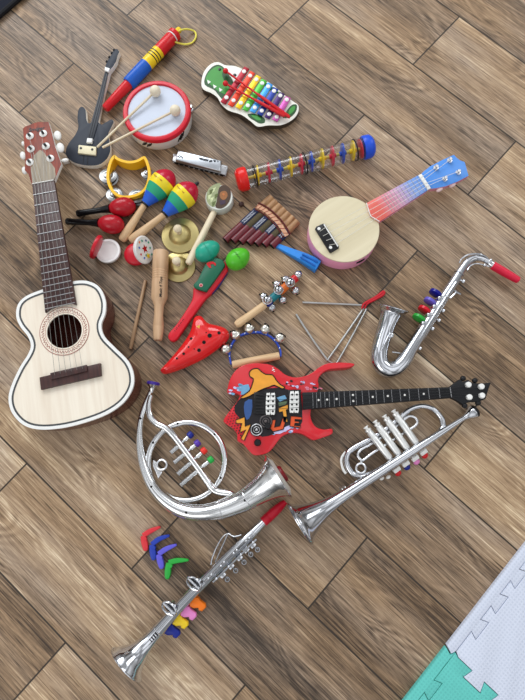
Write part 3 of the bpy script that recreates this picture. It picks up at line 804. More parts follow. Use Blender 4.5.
# ------------------------------------------------------------------ red, yellow and blue wooden whistle
def whistle():
    t = Thing('slide_whistle', 'red, blue and yellow wooden whistle with yellow cord loop above the drum', 'whistle', 140, 71, (105, 109))
    def q(x, y): return crop(95, 20, 4.773, [(x, y)])[0]
    zc = 0.015
    A, B = t.p(*q(48, 425), zc), t.p(*q(392, 57), zc); D = B - A
    mm = t.r(140, 70, 1, zc)
    fr = lambda x, y: (t.p(*q(x, y), zc) - A).dot(D) / D.length_squared
    s1, s2, s3, s4 = fr(155, 303), fr(243, 212), fr(303, 150), fr(368, 80)
    mb = MB(); mb.lathe(A, B, [(0, 3.0 * mm), (0.012, 3.8 * mm), (s1 - 0.04, 4.6 * mm), (s1, 4.6 * mm)], 24); t.part(mb, 'mouth_tube', RED)
    mb = MB(); mb.lathe(A, B, [(s1, 5.6 * mm), (s1 + 0.012, 6.3 * mm), (s2, 6.3 * mm)], 24); t.part(mb, 'blue_sleeve', BLUE)
    mb = MB(); w = (s3 - s2)
    pr = [(s2, 6.2 * mm, 0)]
    for k in range(3):
        c = s2 + w * (0.42 + 0.16 * k); pr += [(c, 6.2 * mm, 1), (c + w * 0.06, 6.2 * mm, 0)]
    pr += [(s3, 6.2 * mm, 0)]
    mb.lathe(A, B, pr, 24); t.part(mb, 'yellow_band', [YELLOW, BLACK])
    mb = MB(); mb.lathe(A, B, [(s3, 6.0 * mm), (s4 - 0.02, 6.0 * mm), (s4, 5.2 * mm), (s4 + 0.012, 6.4 * mm), (s4 + 0.04, 6.4 * mm), (s4 + 0.05, 5.4 * mm)], 24); t.part(mb, 'red_sleeve', RED)
    mb = MB(); mb.lathe(A, B, [(s4 + 0.04, 2.9 * mm), (1.03, 2.8 * mm), (1.04, 2.2 * mm)], 16); cap = t.part(mb, 'end_plug', YELLOW)
    C1 = paint('cord_yellow', (232, 220, 92), 0.6)
    mb = MB(); mb.tube(t.path([(*q(398,62), 0.018, 0.8), (*q(405,50), 0.026, 0.8), (*q(440,44), 0.012, 0.8), (*q(474,54), 0.003, 0.8), (*q(482,78), 0.003, 0.8), (*q(466,106), 0.003, 0.8), (*q(436,116), 0.004, 0.8), (*q(405,112), 0.008, 0.8), (*q(380,104), 0.016, 0.8)]), None, 8); cd = t.part(mb, 'cord_loop', C1)
    c = A + D * s4; mb = MB(); mb.torus(c, 5.4 * mm, 0.0016, D, 28, 6); mb.torus(c + D.normalized() * 0.004, 5.8 * mm, 0.0014, D, 28, 6); t.part(mb, 'cord_binding', WHITE, cd)
whistle()

# ------------------------------------------------------------------ crocodile xylophone
def xylophone():
    z = 0.014; S = 4.773
    q = lambda pts: crop(195, 55, S, pts)
    t = Thing('crocodile_xylophone', 'wooden crocodile-shaped xylophone with rainbow metal bars and white border', 'xylophone', *q([(260, 190)])[0], q([(440, 260)])[0])
    out = smooth(q([(30,140),(40,85),(72,45),(110,33),(145,48),(190,52),(230,68),(270,95),(310,114),(345,126),(385,153),(430,193),(470,222),(494,242),(490,280),(460,313),(410,335),(350,336),(300,342),(265,316),(220,285),(160,265),(125,235),(108,205),(78,182),(42,166)]), 4)
    mb = MB(); mb.slab(t.poly(out, z), z - 0.001, 0.0006, side=1); t.part(mb, 'board', [paint('board_white', (234, 232, 222), 0.4), paint('board_edge', (70, 58, 46), 0.6)])
    GR = paint('crocodile_green', (62, 146, 58), 0.4); DG = paint('crocodile_dark_green', (30, 76, 34), 0.4)
    def g(pts, mat, name, h=0.0006, k=3, parent=None):
        pp = q(pts); pp = smooth(pp, k) if k else pp
        mb = MB(); mb.slab(t.poly(pp, z + h), h); return t.part(mb, name, mat, parent)
    g([(46,140),(52,95),(80,58),(112,46),(140,62),(158,90),(180,120),(188,160),(170,200),(140,218),(112,190),(90,165)], DG, 'printed_head')
    hd = g([(52,120),(62,88),(86,64),(112,54),(132,68),(130,100),(150,140),(170,165),(150,188),(112,172),(80,146)], GR, 'printed_head', 0.0010)
    for x, y in ((66,128),(94,150),(122,166)):
        g([(x - 8, y - 10), (x + 10, y), (x - 4, y + 10)], WHITE, 'printed_tooth', 0.0014, 0, hd)
    g([(150,66),(185,58),(216,70),(226,92),(206,106),(170,98)], WHITE, 'printed_eye', 0.0012)
    e = t.p(*q([(190, 96)])[0], z + 0.0016); mb = MB(); mb.disc(e, 0.0040, 0.0008); t.part(mb, 'printed_pupil', BLACK)
    e = t.p(*q([(118, 68)])[0], z + 0.0014); mb = MB(); mb.disc(e, 0.0038, 0.0008); t.part(mb, 'printed_nostril', BLACK)
    tl = g([(440,262),(462,238),(486,238),(482,268),(456,296),(420,300),(430,282)], DG, 'printed_tail'); g([(448,266),(466,246),(478,246),(472,266),(450,284)], GR, 'printed_tail', 0.0010, 3, tl)
    lg = g([(252,282),(290,282),(330,300),(332,322),(308,326),(282,312),(262,300)], DG, 'printed_leg'); g([(268,288),(296,290),(316,308),(296,310)], GR, 'printed_leg', 0.0010, 3, lg)
    g([(330,130),(350,138),(380,160),(400,180),(380,180),(350,160)], GR, 'printed_back')
    cols = [(150,28,44),(212,64,40),(236,190,40),(76,170,62),(64,150,220),(40,60,140),(64,34,96),(186,84,158)]
    bot = [(150,203),(184,217),(219,229),(252,241),(286,251),(319,266),(354,282),(390,295)]
    for i, (bx, by) in enumerate(bot):
        f = i / 7; vx, vy = 84 - 36 * f, -124 + 42 * f
        n = 16.5
        m = paint('bar_%s' % ('crimson', 'vermilion', 'amber', 'green', 'azure', 'indigo', 'plum', 'magenta')[i], cols[i], 0.3, 0.35)
        zz = z + 0.006
        a0, a1 = (bx - vx * 0.20, by - vy * 0.20), (bx + vx * 1.16, by + vy * 1.16)
        A, B = t.p(*q([a0])[0], zz), t.p(*q([a1])[0], zz); d = (B - A).normalized(); sd = Vector((-d.y, d.x, 0)); hw = t.r(240, 95, n / S * 0.80, zz)
        mb = MB(); mb.slab([A - sd * hw, B - sd * hw, B + sd * hw, A + sd * hw], 0.0025, 0.0006); b = t.part(mb, 'bar', m)
        for p in ((bx, by), (bx + vx, by + vy)):
            c = t.p(*q([p])[0], zz)
            mb = MB(); mb.lathe(c - Z * 0.006, c + Z * 0.0022, [(0, 0.0035), (0.73, 0.0035), (0.74, 0.0052), (0.9, 0.0046), (1, 0.002)], 12); t.part(mb, 'peg', WHITE, b)
    for a, b, lab, lift in (((146,76),(452,298),'red xylophone mallet whose ball head lies by crocodile eye', 0.0),((145,136),(428,292),'red xylophone mallet whose ball head lies over crocodile jaw', 0.0)):
        pa, pb = q([a])[0], q([b])[0]
        m = Thing('xylophone_mallet', lab, 'mallet', *pa, pb, 'red mallets on the xylophone', z=z + 0.006)
        zz = z + 0.0125; A, B = m.p(*pa, zz), m.p(*pb, zz); D = B - A; L = D.length
        mb = MB(); mb.ell(A, 0.0064, 0.0064, 0.0060); m.part(mb, 'head', RED)
        mb = MB(); mb.lathe(A, B, [(0, 0.0022), (0.48, 0.0023), (0.55, 0.0036), (0.97, 0.0042), (1, 0.003)], 12); m.part(mb, 'stick', RED)
xylophone()

# ------------------------------------------------------------------ rainmaker tube
def rainmaker():
    t = Thing('rainmaker', 'clear rainmaker tube with coloured discs, red cap and blue cap', 'rainmaker', 304, 164, (372, 146))
    zc = 0.029
    A, B = t.p(236.5, 181, zc), t.p(373, 145.5, zc); D = B - A; ax = D.normalized(); mm = t.r(305, 163, 1, zc)
    R = 9.8 * mm; sdv = ax.cross(Z)
    mb = MB(); mb.lathe(A, B, [(0.08, R), (0.92, R)], 40, caps=False); t.part(mb, 'tube', clear('clear_acrylic', (0.90, 0.91, 0.92), 0.16))
    cap = [(0.0, R * 0.80), (0.012, R * 1.0), (0.025, R * 1.12), (0.066, R * 1.14), (0.078, R * 1.06)]
    mb = MB(); mb.lathe(A, B, cap, 40); t.part(mb, 'end_cap', TOMATO, label='red end cap')
    mb = MB(); mb.lathe(B, A, cap, 40); t.part(mb, 'end_cap', paint('cap_blue', (34, 84, 214), 0.3), label='blue end cap')
    for s in (0.135, 0.497, 0.865):
        mb = MB(); mb.torus(A + D * s, R * 1.0, 0.0016, D, 36, 6); t.part(mb, 'ring', BLACK)
    mb = MB(); mb.tube([A + D * 0.08, A + D * 0.92], 0.0035, 10); t.part(mb, 'rod', paint('clear_yellow', (206, 190, 96), 0.3))
    cy = [YELLOW, paint('disc_red', (206, 48, 72), 0.3), paint('disc_blue', (44, 84, 190), 0.3)]
    for i, s in enumerate((0.155, 0.235, 0.315, 0.395, 0.472, 0.545, 0.625, 0.700, 0.775, 0.850)):
        k = (0, 1, 2, 0, 1, 2, 0, 1, 2, 0)[i]
        c = A + D * s
        mb = MB(); mb.disc(c, R * 0.96, 0.0045, D + sdv * 0.16 * D.length, 28); mb.lathe(c - ax * 0.008, c + ax * 0.008, [(0, 0.005), (1, 0.005)], 12); t.part(mb, 'disc', cy[k])
    c = A + D * 0.905; mb = MB(); mb.disc(c, R * 0.94, 0.003, D, 28); t.part(mb, 'disc', cy[1])
rainmaker()

# ------------------------------------------------------------------ harmonica
def harmonica():
    q = lambda pts: crop(165, 140, 7.5, pts)
    t = Thing('harmonica', 'silver harmonica with engraved cover plate lying below the drum', 'harmonica', 200, 161, (227, 167))
    zt = 0.019
    corners = [t.p(*p, zt) for p in q([(62,82),(468,178),(450,246),(50,140)])]
    mb = MB(); mb.slab([p - Z * 0.009 for p in corners], 0.002, 0.0004); t.part(mb, 'reed_plate', STEEL)
    a = offset(corners, 0.001)
    mb = MB(); mb.slab([p - Z * 0.0105 for p in a], 0.006, 0.0); cb = t.part(mb, 'comb', paint('dark_comb', (42, 38, 36), 0.4))
    mb = MB(); mb.slab([p - Z * 0.016 for p in corners], 0.003, 0.0004); t.part(mb, 'lower_cover', STEEL)
    cv = [t.p(*p, zt) for p in q([(96,74),(424,152),(416,234),(78,148)])]
    mb = MB(); mb.slab(cv, 0.009, 0.0025); t.part(mb, 'cover_plate', paint('harp_cover', (186, 190, 196), 0.3, 1.0, 0.15))
    ink = paint('engraving', (52, 56, 62), 0.4, 0.4)
    mb = MB()
    for pts in ([(248,128),(330,146),(322,160),(262,146)], [(332,150),(360,150),(352,164),(330,166)], [(362,148),(384,152),(378,166),(366,164)], [(388,152),(402,158),(398,168)]):
        mb.plate([t.p(*p, zt + 0.0004) for p in q(pts)])
    mb.tube([t.p(*p, zt + 0.0002) for p in q([(92,124),(112,116),(130,126),(132,138)])], 0.0011, 6); mb.tube([t.p(*p, zt + 0.0002) for p in q([(104,132),(118,126),(128,134)])], 0.0008, 6)
    t.part(mb, 'engraving', ink)
    for p in q([(66,112),(452,200)]):
        mb = MB(); mb.disc(t.p(*p, zt - 0.0085), 0.0022, 0.0012, n=12); t.part(mb, 'screw', STEEL)
    mb = MB(); A, B = corners[3] - Z * 0.0140, corners[2] - Z * 0.0140; d = (B - A)
    for k in range(10):
        mb.box(A + d * (0.07 + 0.86 * k / 9) , (0.007, 0.003, 0.0042), d)
    t.part(mb, 'blow_hole', HOLE, cb)
harmonica()

# ------------------------------------------------------------------ yellow crescent tambourine
def tambourine():
    q = lambda pts: crop(60, 150, 5.25, pts)
    z = 0.030
    t = Thing('tambourine', 'yellow crescent tambourine with silver jingles above the red maracas', 'tambourine', 129, 178, (129, 160))
    out = smooth(q([(284,26),(305,40),(335,52),(370,57),(405,50),(430,36),(447,34),(462,60),(474,105),(474,150),(456,202),(420,234),(370,250),(318,250),(275,224),(250,180),(243,135),(250,90),(263,50)]), 4)
    mb = MB(); mb.band(t.poly(out, z), t.r(130, 180, 2.6, z), z - 0.001); t.part(mb, 'frame', paint('tambourine_yellow', (240, 186, 30), 0.3), angle=50)
    for cx, cy, rr, dz in ((258,140,44,0), (290,238,40,0), (408,246,40,0), (463,128,30,0)):
        c = t.p(*q([(cx, cy)])[0], 0.014); r = t.r(130, 180, rr / 5.25, 0.014)
        for k in (0, 1):
            zc = 0.011 + 0.006 * k
            a = Vector((0.16 * (k * 2 - 1), -0.10, 1))
            mb = MB(); cc = Vector((c.x, c.y, zc)) + Vector((0.001, 0.0015, 0)) * k; an = a.normalized()
            mb.lathe(cc - an * 0.001, cc + an * 0.004, [(0, r), (0.1, r), (0.22, r * 0.86), (0.30, r * 0.72), (0.42, r * 0.60), (0.38, r * 0.5), (0.75, r * 0.44), (1, r * 0.22)], 28); t.part(mb, 'jingle', paint('jingle_steel', (128, 128, 128), 0.22, 1.0))
        mb = MB(); mb.tube([(c.x, c.y, 0.002), (c.x, c.y, 0.027)], 0.0012, 8); t.part(mb, 'pin', STEEL)
tambourine()

# ------------------------------------------------------------------ maracas
def egg_profile(a, n=14, blunt=0.42):
    """profile of an egg from the narrow end (s=0) to the blunt end"""
    out = []
    for i in range(n + 1):
        th = PI * i / n; s = (1 - math.cos(th)) / 2
        out.append((s, a * math.sin(th) * (0.86 + 0.16 * s + 0.02)))
    return out

def plain_maraca(hx, hy, L, W, nx, ny, ex, ey, label):
    t = Thing('maraca', label, 'maraca', hx, hy, (ex, ey), 'plain red maracas')
    zc = t.r(hx, hy, W, 0.02); mm = t.r(hx, hy, 1, zc)
    c = t.p(hx, hy, zc); n = t.p(nx, ny, zc * 0.9); ax = (c - n); ax.z = 0; ax.normalize()
    A, B = c - ax * L * mm, c + ax * L * mm
    mb = MB(); mb.lathe(A, B, [(s, r) for s, r in egg_profile(W * mm)], 28); hd = t.part(mb, 'head', paint('maraca_red', (172, 22, 36), 0.22))
    E = t.p(ex, ey, 0.0085)
    mb = MB(); D0 = A + ax * L * mm * 0.10
    mb.lathe(D0, E, [(0, 4.4 * mm), (0.10, 3.7 * mm), (0.3, 2.8 * mm), (0.85, 3.1 * mm), (0.96, 3.5 * mm), (0.99, 3.0 * mm), (1, 2 * mm)], 18); t.part(mb, 'handle', paint('gloss_black', (18, 18, 20), 0.18))
q5 = lambda x, y: crop(60, 150, 5.25, [(x, y)])[0]
plain_maraca(*q5(327, 300), 13.0, 9.6, *q5(262, 310), *q5(89, 334), 'plain red maraca with black handle directly below the yellow tambourine')
plain_maraca(*q5(268, 390), 13.0, 9.6, *q5(203, 385), *q5(34, 375), 'plain red maraca with black handle directly above the opened castanet')

def striped_maraca(tip, nk, end, wr, label, loop):
    t = Thing('maraca', label, 'maraca', (tip[0] + nk[0]) / 2, (tip[1] + nk[1]) / 2, end, 'rainbow striped maracas')
    zc = t.r(tip[0], tip[1], wr, 0.03); mm = t.r(tip[0], tip[1], 1, zc)
    T, K, E = t.p(*tip, zc), t.p(*nk, zc * 0.82), t.p(*end, 4.4 * mm)
    W = wr * mm
    R0 = [(0, 0.02), (0.02, 0.28), (0.06, 0.50), (0.12, 0.70), (0.20, 0.87), (0.30, 0.98), (0.36, 1.0), (0.42, 0.99), (0.52, 0.92), (0.62, 0.82), (0.74, 0.66), (0.86, 0.49), (0.96, 0.36), (1.0, 0.32)]
    band = lambda s: 0 if s < 0.30 else 1 if s < 0.52 else 2 if s < 0.74 else 3
    mats = [paint('maraca_crimson', (186, 26, 54), 0.2), paint('maraca_yellow', (240, 216, 48), 0.25), paint('maraca_green', (44, 160, 120), 0.25), paint('maraca_blue', (34, 92, 200), 0.25)]
    mb = MB(); mb.lathe(T, K, [(s, r * W, band(s)) for s, r in R0], 32); hd = t.part(mb, 'head', mats)
    ax = (K - T).normalized()
    mb = MB(); mb.lathe(K - ax * 0.002, K + ax * 0.003, [(0, W * 0.33), (0.5, W * 0.36), (1, W * 0.30)], 20); t.part(mb, 'collar', BLACK)
    mb = MB(); mb.lathe(K, E, [(0, 2.9 * mm), (0.2, 3.1 * mm), (0.5, 3.8 * mm), (0.82, 4.5 * mm), (0.95, 4.2 * mm), (0.99, 3.0 * mm), (1, 1.6 * mm)], 20); t.part(mb, 'handle', BEECHY)
    if loop:
        mb = MB(); mb.lathe(T + ax * 0.002, T - ax * 0.008, [(0, 0.004), (0.5, 0.0045), (1, 0.003)], 12); t.part(mb, 'tip_peg', BLACK)
    sd = ax.cross(Z).normalized(); c = T.lerp(K, 0.40); pr = W * 0.985
    an = 0.10; nrm = (Z * math.cos(an) + sd * math.sin(an)); tl = -0.11
    text(t, 'Music 4 Toys', paint('ink_red', (150, 40, 30), 0.5), c + nrm * (pr + 0.0002), -sd if (-sd).dot(t.inv.to_3x3() @ Vector((1, -0.6, 0))) > 0 else sd, 0.0046, nrm, parent=hd)
q6 = lambda x, y: crop(125, 160, 4.773, [(x, y)])[0]
striped_maraca(q6(226, 56), q6(95, 211), (121.5, 241), 12.1, 'rainbow striped maraca with wooden handle touching the tambourine', False)
striped_maraca(q6(338, 118), q6(190, 258), (130, 241.5), 12.1, 'rainbow striped maraca with wooden handle and dark peg on its red tip', True)

# ------------------------------------------------------------------ castanets
def shell(mb, c, ax, R, th):
    """shallow round shell whose flat hollow side faces along ax"""
    ax = Vector(ax).normalized()
    mb.lathe(c - ax * th, c, [(0, R * 0.35), (0.15, R * 0.72), (0.45, R * 0.94), (0.8, R), (1, R * 0.98)], 32)
def castanet_open():
    q = lambda x, y: crop(60, 150, 5.25, [(x, y)])[0]
    t = Thing('castanet', 'opened castanet with white hollow half lying flat and red half standing', 'castanet', *q(250, 530), q(170, 500), 'pair of toy castanets')
    z = 0.015; c = t.p(*q(250, 528), z); R = t.r(*q(250, 528), 12.2, z); W = paint('castanet_white', (230, 228, 226), 0.25)
    mb = MB(); n = 40
    prof = [(0.4, 0.0), (0.85, 0.003), (1.0, 0.008), (1.0, z - 0.001), (0.97, z), (0.80, z), (0.72, z - 0.003), (0.45, z - 0.0065), (0.02, z - 0.0075)]
    rings = [[mb.v((c.x + R * p * math.cos(2 * PI * i / n), c.y + R * p * math.sin(2 * PI * i / n), h)) for i in range(n)] for p, h in prof]
    for a, b in zip(rings[:-1], rings[1:]): mb.bridge(a, b)
    mb.f(rings[0][::-1]); mb.f(rings[-1]); t.part(mb, 'hollow_half', W)
    d = (t.p(*q(172, 500), 0.015) - c); d.z = 0; d.normalize()
    rc = t.p(*q(170, 503), 0.026); rc.z = R * 0.98 + 0.001; ax = (-d - Z * 0.25).normalized()
    mb = MB(); mb.lathe(rc - d * 0.006, rc - d * 0.006 - ax * -0.010, [(0, R * 0.95), (0.3, R), (0.75, R * 0.97), (1, R * 0.7)], 36); t.part(mb, 'red_half', RED2)
    mb = MB(); mb.tube([c + d * R * 0.9 + Z * 0.001, rc - Z * R * 0.75 - d * 0.004], 0.0012, 6); t.part(mb, 'elastic', WHITE)
castanet_open()
def castanet_star():
    q = lambda x, y: crop(60, 150, 5.25, [(x, y)])[0]
    t = Thing('castanet', 'castanet with red shell and white star-printed face beside the wooden tone block', 'castanet', *q(398, 545), q(450, 525), 'pair of toy castanets')
    R = t.r(*q(398, 545), 11.8, 0.015)
    lc = t.p(*q(398, 545), 0.012)
    mb = MB(); mb.ell((lc.x, lc.y, 0.010), R, R, 0.010, n=32, k=12); t.part(mb, 'red_half', RED2)
    # tilted starred half
    uc = t.p(*q(446, 524), 0.026); away = t.p(*q(520, 530), 0.026) - uc; away.z = 0; away.normalize()
    R *= 1.12; n = (Z * 0.44 + away * 0.90).normalized()
    mb = MB(); mb.lathe(uc - n * 0.010, uc, [(0, R * 0.9), (0.4, R * 1.0), (0.8, R * 1.03), (1, R * 0.96)], 36); f = t.part(mb, 'star_face', paint('castanet_white', (230, 228, 226), 0.25))
    x = n.cross(Vector((-away.y, away.x, 0))).normalized(); y = n.cross(x)
    def star(cx, cy, r, mat, sides=5):
        pts = []
        for k in range(sides * 2):
            a = PI * k / sides + 0.3; rr = r if k % 2 == 0 else r * 0.45
            pts.append(uc + n * 0.0006 + x * (cx + rr * math.cos(a)) + y * (cy + rr * math.sin(a)))
        mb = MB(); vs = [mb.v(p) for p in pts]; mb.f(vs); t.part(mb, 'printed_star', mat, f)
    star(0.001, -0.002, R * 0.34, CRIMSON); star(-R * 0.42, R * 0.30, R * 0.26, YELLOW)
    for k, (cx, cy, m) in enumerate(((0.62, 0.1, BLUE), (0.45, -0.5, TEAL), (-0.05, 0.62, BLUE), (0.35, 0.5, RED), (-0.5, -0.35, TEAL), (-0.78, 0.05, TEAL), (0.05, -0.7, NAVY), (-0.25, -0.68, TEAL), (0.7, -0.3, ORANGE), (-0.2, 0.35, TEAL))):
        star(cx * R, cy * R, R * 0.13, m)
castanet_star()

# ------------------------------------------------------------------ finger cymbals
def cymbal(cx, cy, rp, kx, ky, label, lift=0.0):
    t = Thing('hand_cymbal', label, 'cymbal', cx, cy, (kx, ky), 'pair of brass hand cymbals')
    c = t.p(cx, cy, 0.003); R = t.r(cx, cy, rp, 0.003)
    mb = MB(); n = 44
    prof = [(0.97, 0.0), (1.0, 0.0015), (0.98, 0.003), (0.62, 0.005), (0.57, 0.0065), (0.50, 0.012), (0.36, 0.017), (0.18, 0.0195), (0.05, 0.020)]
    rings = [[mb.v((c.x + R * p * math.cos(2 * PI * i / n), c.y + R * p * math.sin(2 * PI * i / n), h + lift)) for i in range(n)] for p, h in prof]
    for a, b in zip(rings[:-1], rings[1:]): mb.bridge(a, b)
    mb.f(rings[-1]); t.part(mb, 'plate', BRASS, angle=35)
    b = Vector((c.x, c.y, 0.018 + lift))
    mb = MB(); mb.lathe(b, b + Z * 0.026, [(0, 0.0065), (0.2, 0.005), (0.4, 0.0055), (0.6, 0.0088), (0.8, 0.0092), (0.95, 0.006), (1, 0.002)], 20); t.part(mb, 'knob', PALE)
q6a = q6(265, 362); q6b = q6(258, 508)
cymbal(*q6a, 18.3, *q6(255, 330), 'pale brass hand cymbal with wooden knob below the striped maracas, whole disc visible', 0.0034)
cymbal(*q6b, 16.0, *q6(235, 475), 'pale brass hand cymbal with wooden knob tucked between tone block and drumstick')

# ------------------------------------------------------------------ hand twist drum on a stick
def rattle_drum():
    q = lambda x, y: crop(200, 175, 11.667, [(x, y)])[0]
    zt = 0.026
    t = Thing('rattle_drum', 'small painted rattle drum on a wooden stick beside the pan flute', 'rattle drum', *q(222, 262), (188, 264))
    c = t.p(*q(222, 260), zt); R = t.r(*q(222, 262), 13.6, zt); b = Vector((c.x, c.y, 0))
    mb = MB(); mb.lathe(b, b + Z * zt, [(0, R * 0.93), (0.12, R * 0.99), (0.88, R * 0.99), (1, R * 0.94)], 40); t.part(mb, 'shell', paint('drum_rim_white', (206, 208, 200), 0.4))
    def g(pts, rgb, h=0.0006, k=3):
        poly = t.poly(smooth([q(*p) for p in pts], k), zt + h)
        mb = MB(); mb.slab(poly, h); t.part(mb, 'painted_patch', paint('patch_%d_%d_%d' % rgb, rgb, 0.5, var=0.35, scale=260))
    g([(110,150),(180,105),(240,100),(215,170),(200,240),(190,320),(165,370),(110,350),(75,290),(78,220)], (150, 158, 118))
    for k, (x, y) in enumerate(((110,180),(140,160),(170,230),(120,270),(140,320),(95,240))):
        g([(x, y), (x + 46, y - 20), (x + 30, y + 26), (x + 4, y + 50)], ((196, 206, 158) if k % 2 else (92, 104, 56)), 0.0010, 0)
    g([(230,140),(290,118),(345,150),(360,220),(345,300),(300,360),(240,390),(180,372),(196,310),(205,230)], (74, 54, 40), 0.0008)
    g([(240,200),(290,185),(320,215),(315,260),(280,290),(245,275),(230,240)], (150, 98, 56), 0.0012)
    g([(258,215),(284,210),(292,232),(268,240)], (186, 112, 62), 0.0016, 0); g([(225,300),(290,290),(300,330),(240,350)], (66, 48, 66), 0.0014, 0)
    A, B = t.p(*q6(424, 243), 0.012), t.p(188, 264, 0.0305); d = (B - A).normalized()
    e = Vector((c.x, c.y, 0.013)); e = e + (Vector((B.x, B.y, 0.013)) - e).normalized() * R * 0.97
    mb = MB(); mb.lathe(e, B, [(0, 0.0062), (0.05, 0.0070), (0.9, 0.0078), (0.98, 0.0070), (1, 0.005)], 18); t.part(mb, 'stick', PALE)
    p0 = t.p(*crop(215, 180, 4.565, [(120, 110)])[0], 0.005); 
    mb = MB(); mb.ell(p0, 0.0062, 0.0062, 0.005); t.part(mb, 'bead', paint('dark_bead', (58, 34, 30), 0.35))
    s0 = Vector((c.x, c.y, 0.013)) + (Vector((p0.x, p0.y, 0.013)) - Vector((c.x, c.y, 0.013))).normalized() * R
    mb = MB(); mb.tube(smooth([tuple(s0), tuple(s0.lerp(p0, 0.5) + Vector((0.004, 0.002, -0.003))), tuple(p0)], 6, False), 0.0006, 5); t.part(mb, 'bead_string', paint('string_brown', (110, 86, 62), 0.7))
rattle_drum()

# ------------------------------------------------------------------ egg shakers
def egg(x, y, a, w, dx, dy, mat, label, mark):
    t = Thing('egg_shaker', label, 'egg shaker', x, y, (x + dx, y + dy), 'egg shakers')
    zc = t.r(x, y, w, 0.02); c = t.p(x, y, zc); mm = t.r(x, y, 1, zc)
    d = t.p(x + dx, y + dy, zc) - c; d.normalize()
    mb = MB(); mb.lathe(c + d * a * mm, c - d * a * mm, egg_profile(w * mm * 1.0, 16), 32); o = t.part(mb, 'shell', mat)
    mb = MB(); mb.torus(c, zc * 0.992, 0.0005, d, 40, 5); t.part(mb, 'seam', mat, o)
    if mark:
        s = d.cross(Z)
        mb = MB(); mb.tube(smooth([tuple(c + Z * (zc * 0.985) + s * (k * 0.0030) + d * (0.0010 * (-1) ** k) - Z * abs(k) ** 2 * 0.0003) for k in range(-3, 4)], 4, False), 0.0006, 5); t.part(mb, 'printed_mark', DSTEEL, o)
q7 = crop(215, 180, 4.565, [(105, 360)])[0]
egg(*q6(393, 435), 13.2, 10.0, 55, -33, paint('egg_teal', (40, 162, 136), 0.28), 'teal egg shaker touching the top of the red clapper', False)
egg(*q7, 12.6, 10.6, 30, -22, paint('egg_green', (84, 186, 44), 0.28), 'bright green egg shaker with a small dark mark', True)

# ------------------------------------------------------------------ red clapper with green lid
def clapper():
    q = lambda x, y: crop(165, 245, 7.0, [(x, y)])[0]
    z = 0.016
    t = Thing('castanet_clapper', 'long red wooden clapper with green lid and rounded handle', 'clapper', *q(250, 380), q(40, 660))
    base = [(205,290),(300,110),(330,92),(375,92),(420,118),(440,160),(425,200),(330,330),(275,385),(130,590),(80,660),(45,672),(22,650),(28,615),(90,540),(180,400),(196,340)]
    mb = MB(); mb.slab(t.poly(smooth([q(*p) for p in base], 4), z), z - 0.004, 0.003); t.part(mb, 'paddle', paint('clapper_red', (206, 30, 46), 0.35), angle=60)
    un = [(330,330),(430,190),(444,170),(436,200),(380,290),(330,345)]
    lid = [(200,275),(232,236),(290,118),(310,100),(350,88),(395,100),(416,125),(408,160),(300,310),(280,322),(215,302)]
    mb = MB(); mb.slab(t.poly(smooth([q(*p) for p in lid], 4), z + 0.009), 0.008, 0.002); l = t.part(mb, 'lid', paint('clapper_green', (22, 96, 70), 0.4))
    mb = MB(); mb.slab(t.poly(smooth([q(*p) for p in [(290,130),(310,118),(335,116),(356,130),(352,146),(338,132),(318,138),(324,158),(308,156)]], 3), z + 0.0098), 0.001); t.part(mb, 'printed_curl', RED, l)
    c = t.p(*q(252, 282), z + 0.0094); mb = MB(); mb.disc(c, 0.0040, 0.0010); t.part(mb, 'printed_ring', paint('rose_print', (214, 150, 150), 0.4), l)
    mb = MB(); mb.disc(c + Z * 0.0007, 0.0022, 0.0008); t.part(mb, 'printed_dot', CRIMSON, l)
    mb = MB(); mb.slab(t.poly([q(*p) for p in un], z * 0.55), 0.006, 0.001); t.part(mb, 'lower_plate', paint('clapper_navy', (40, 44, 110), 0.4))
    a, b = t.p(*q(70, 600), z + 0.0004), t.p(*q(130, 520), z + 0.0004)
    mb = MB()
    for k in range(9):
        p = a.lerp(b, k / 8); sd = Vector((-(b - a).y, (b - a).x, 0)).normalized()
        mb.tube([p - sd * 0.0015, p + sd * 0.0018 + (b - a) * (0.04 if k % 2 else -0.02)], 0.0005, 5)
    t.part(mb, 'engraved_script', paint('engraved_dark_red', (110, 12, 22), 0.5))
clapper()

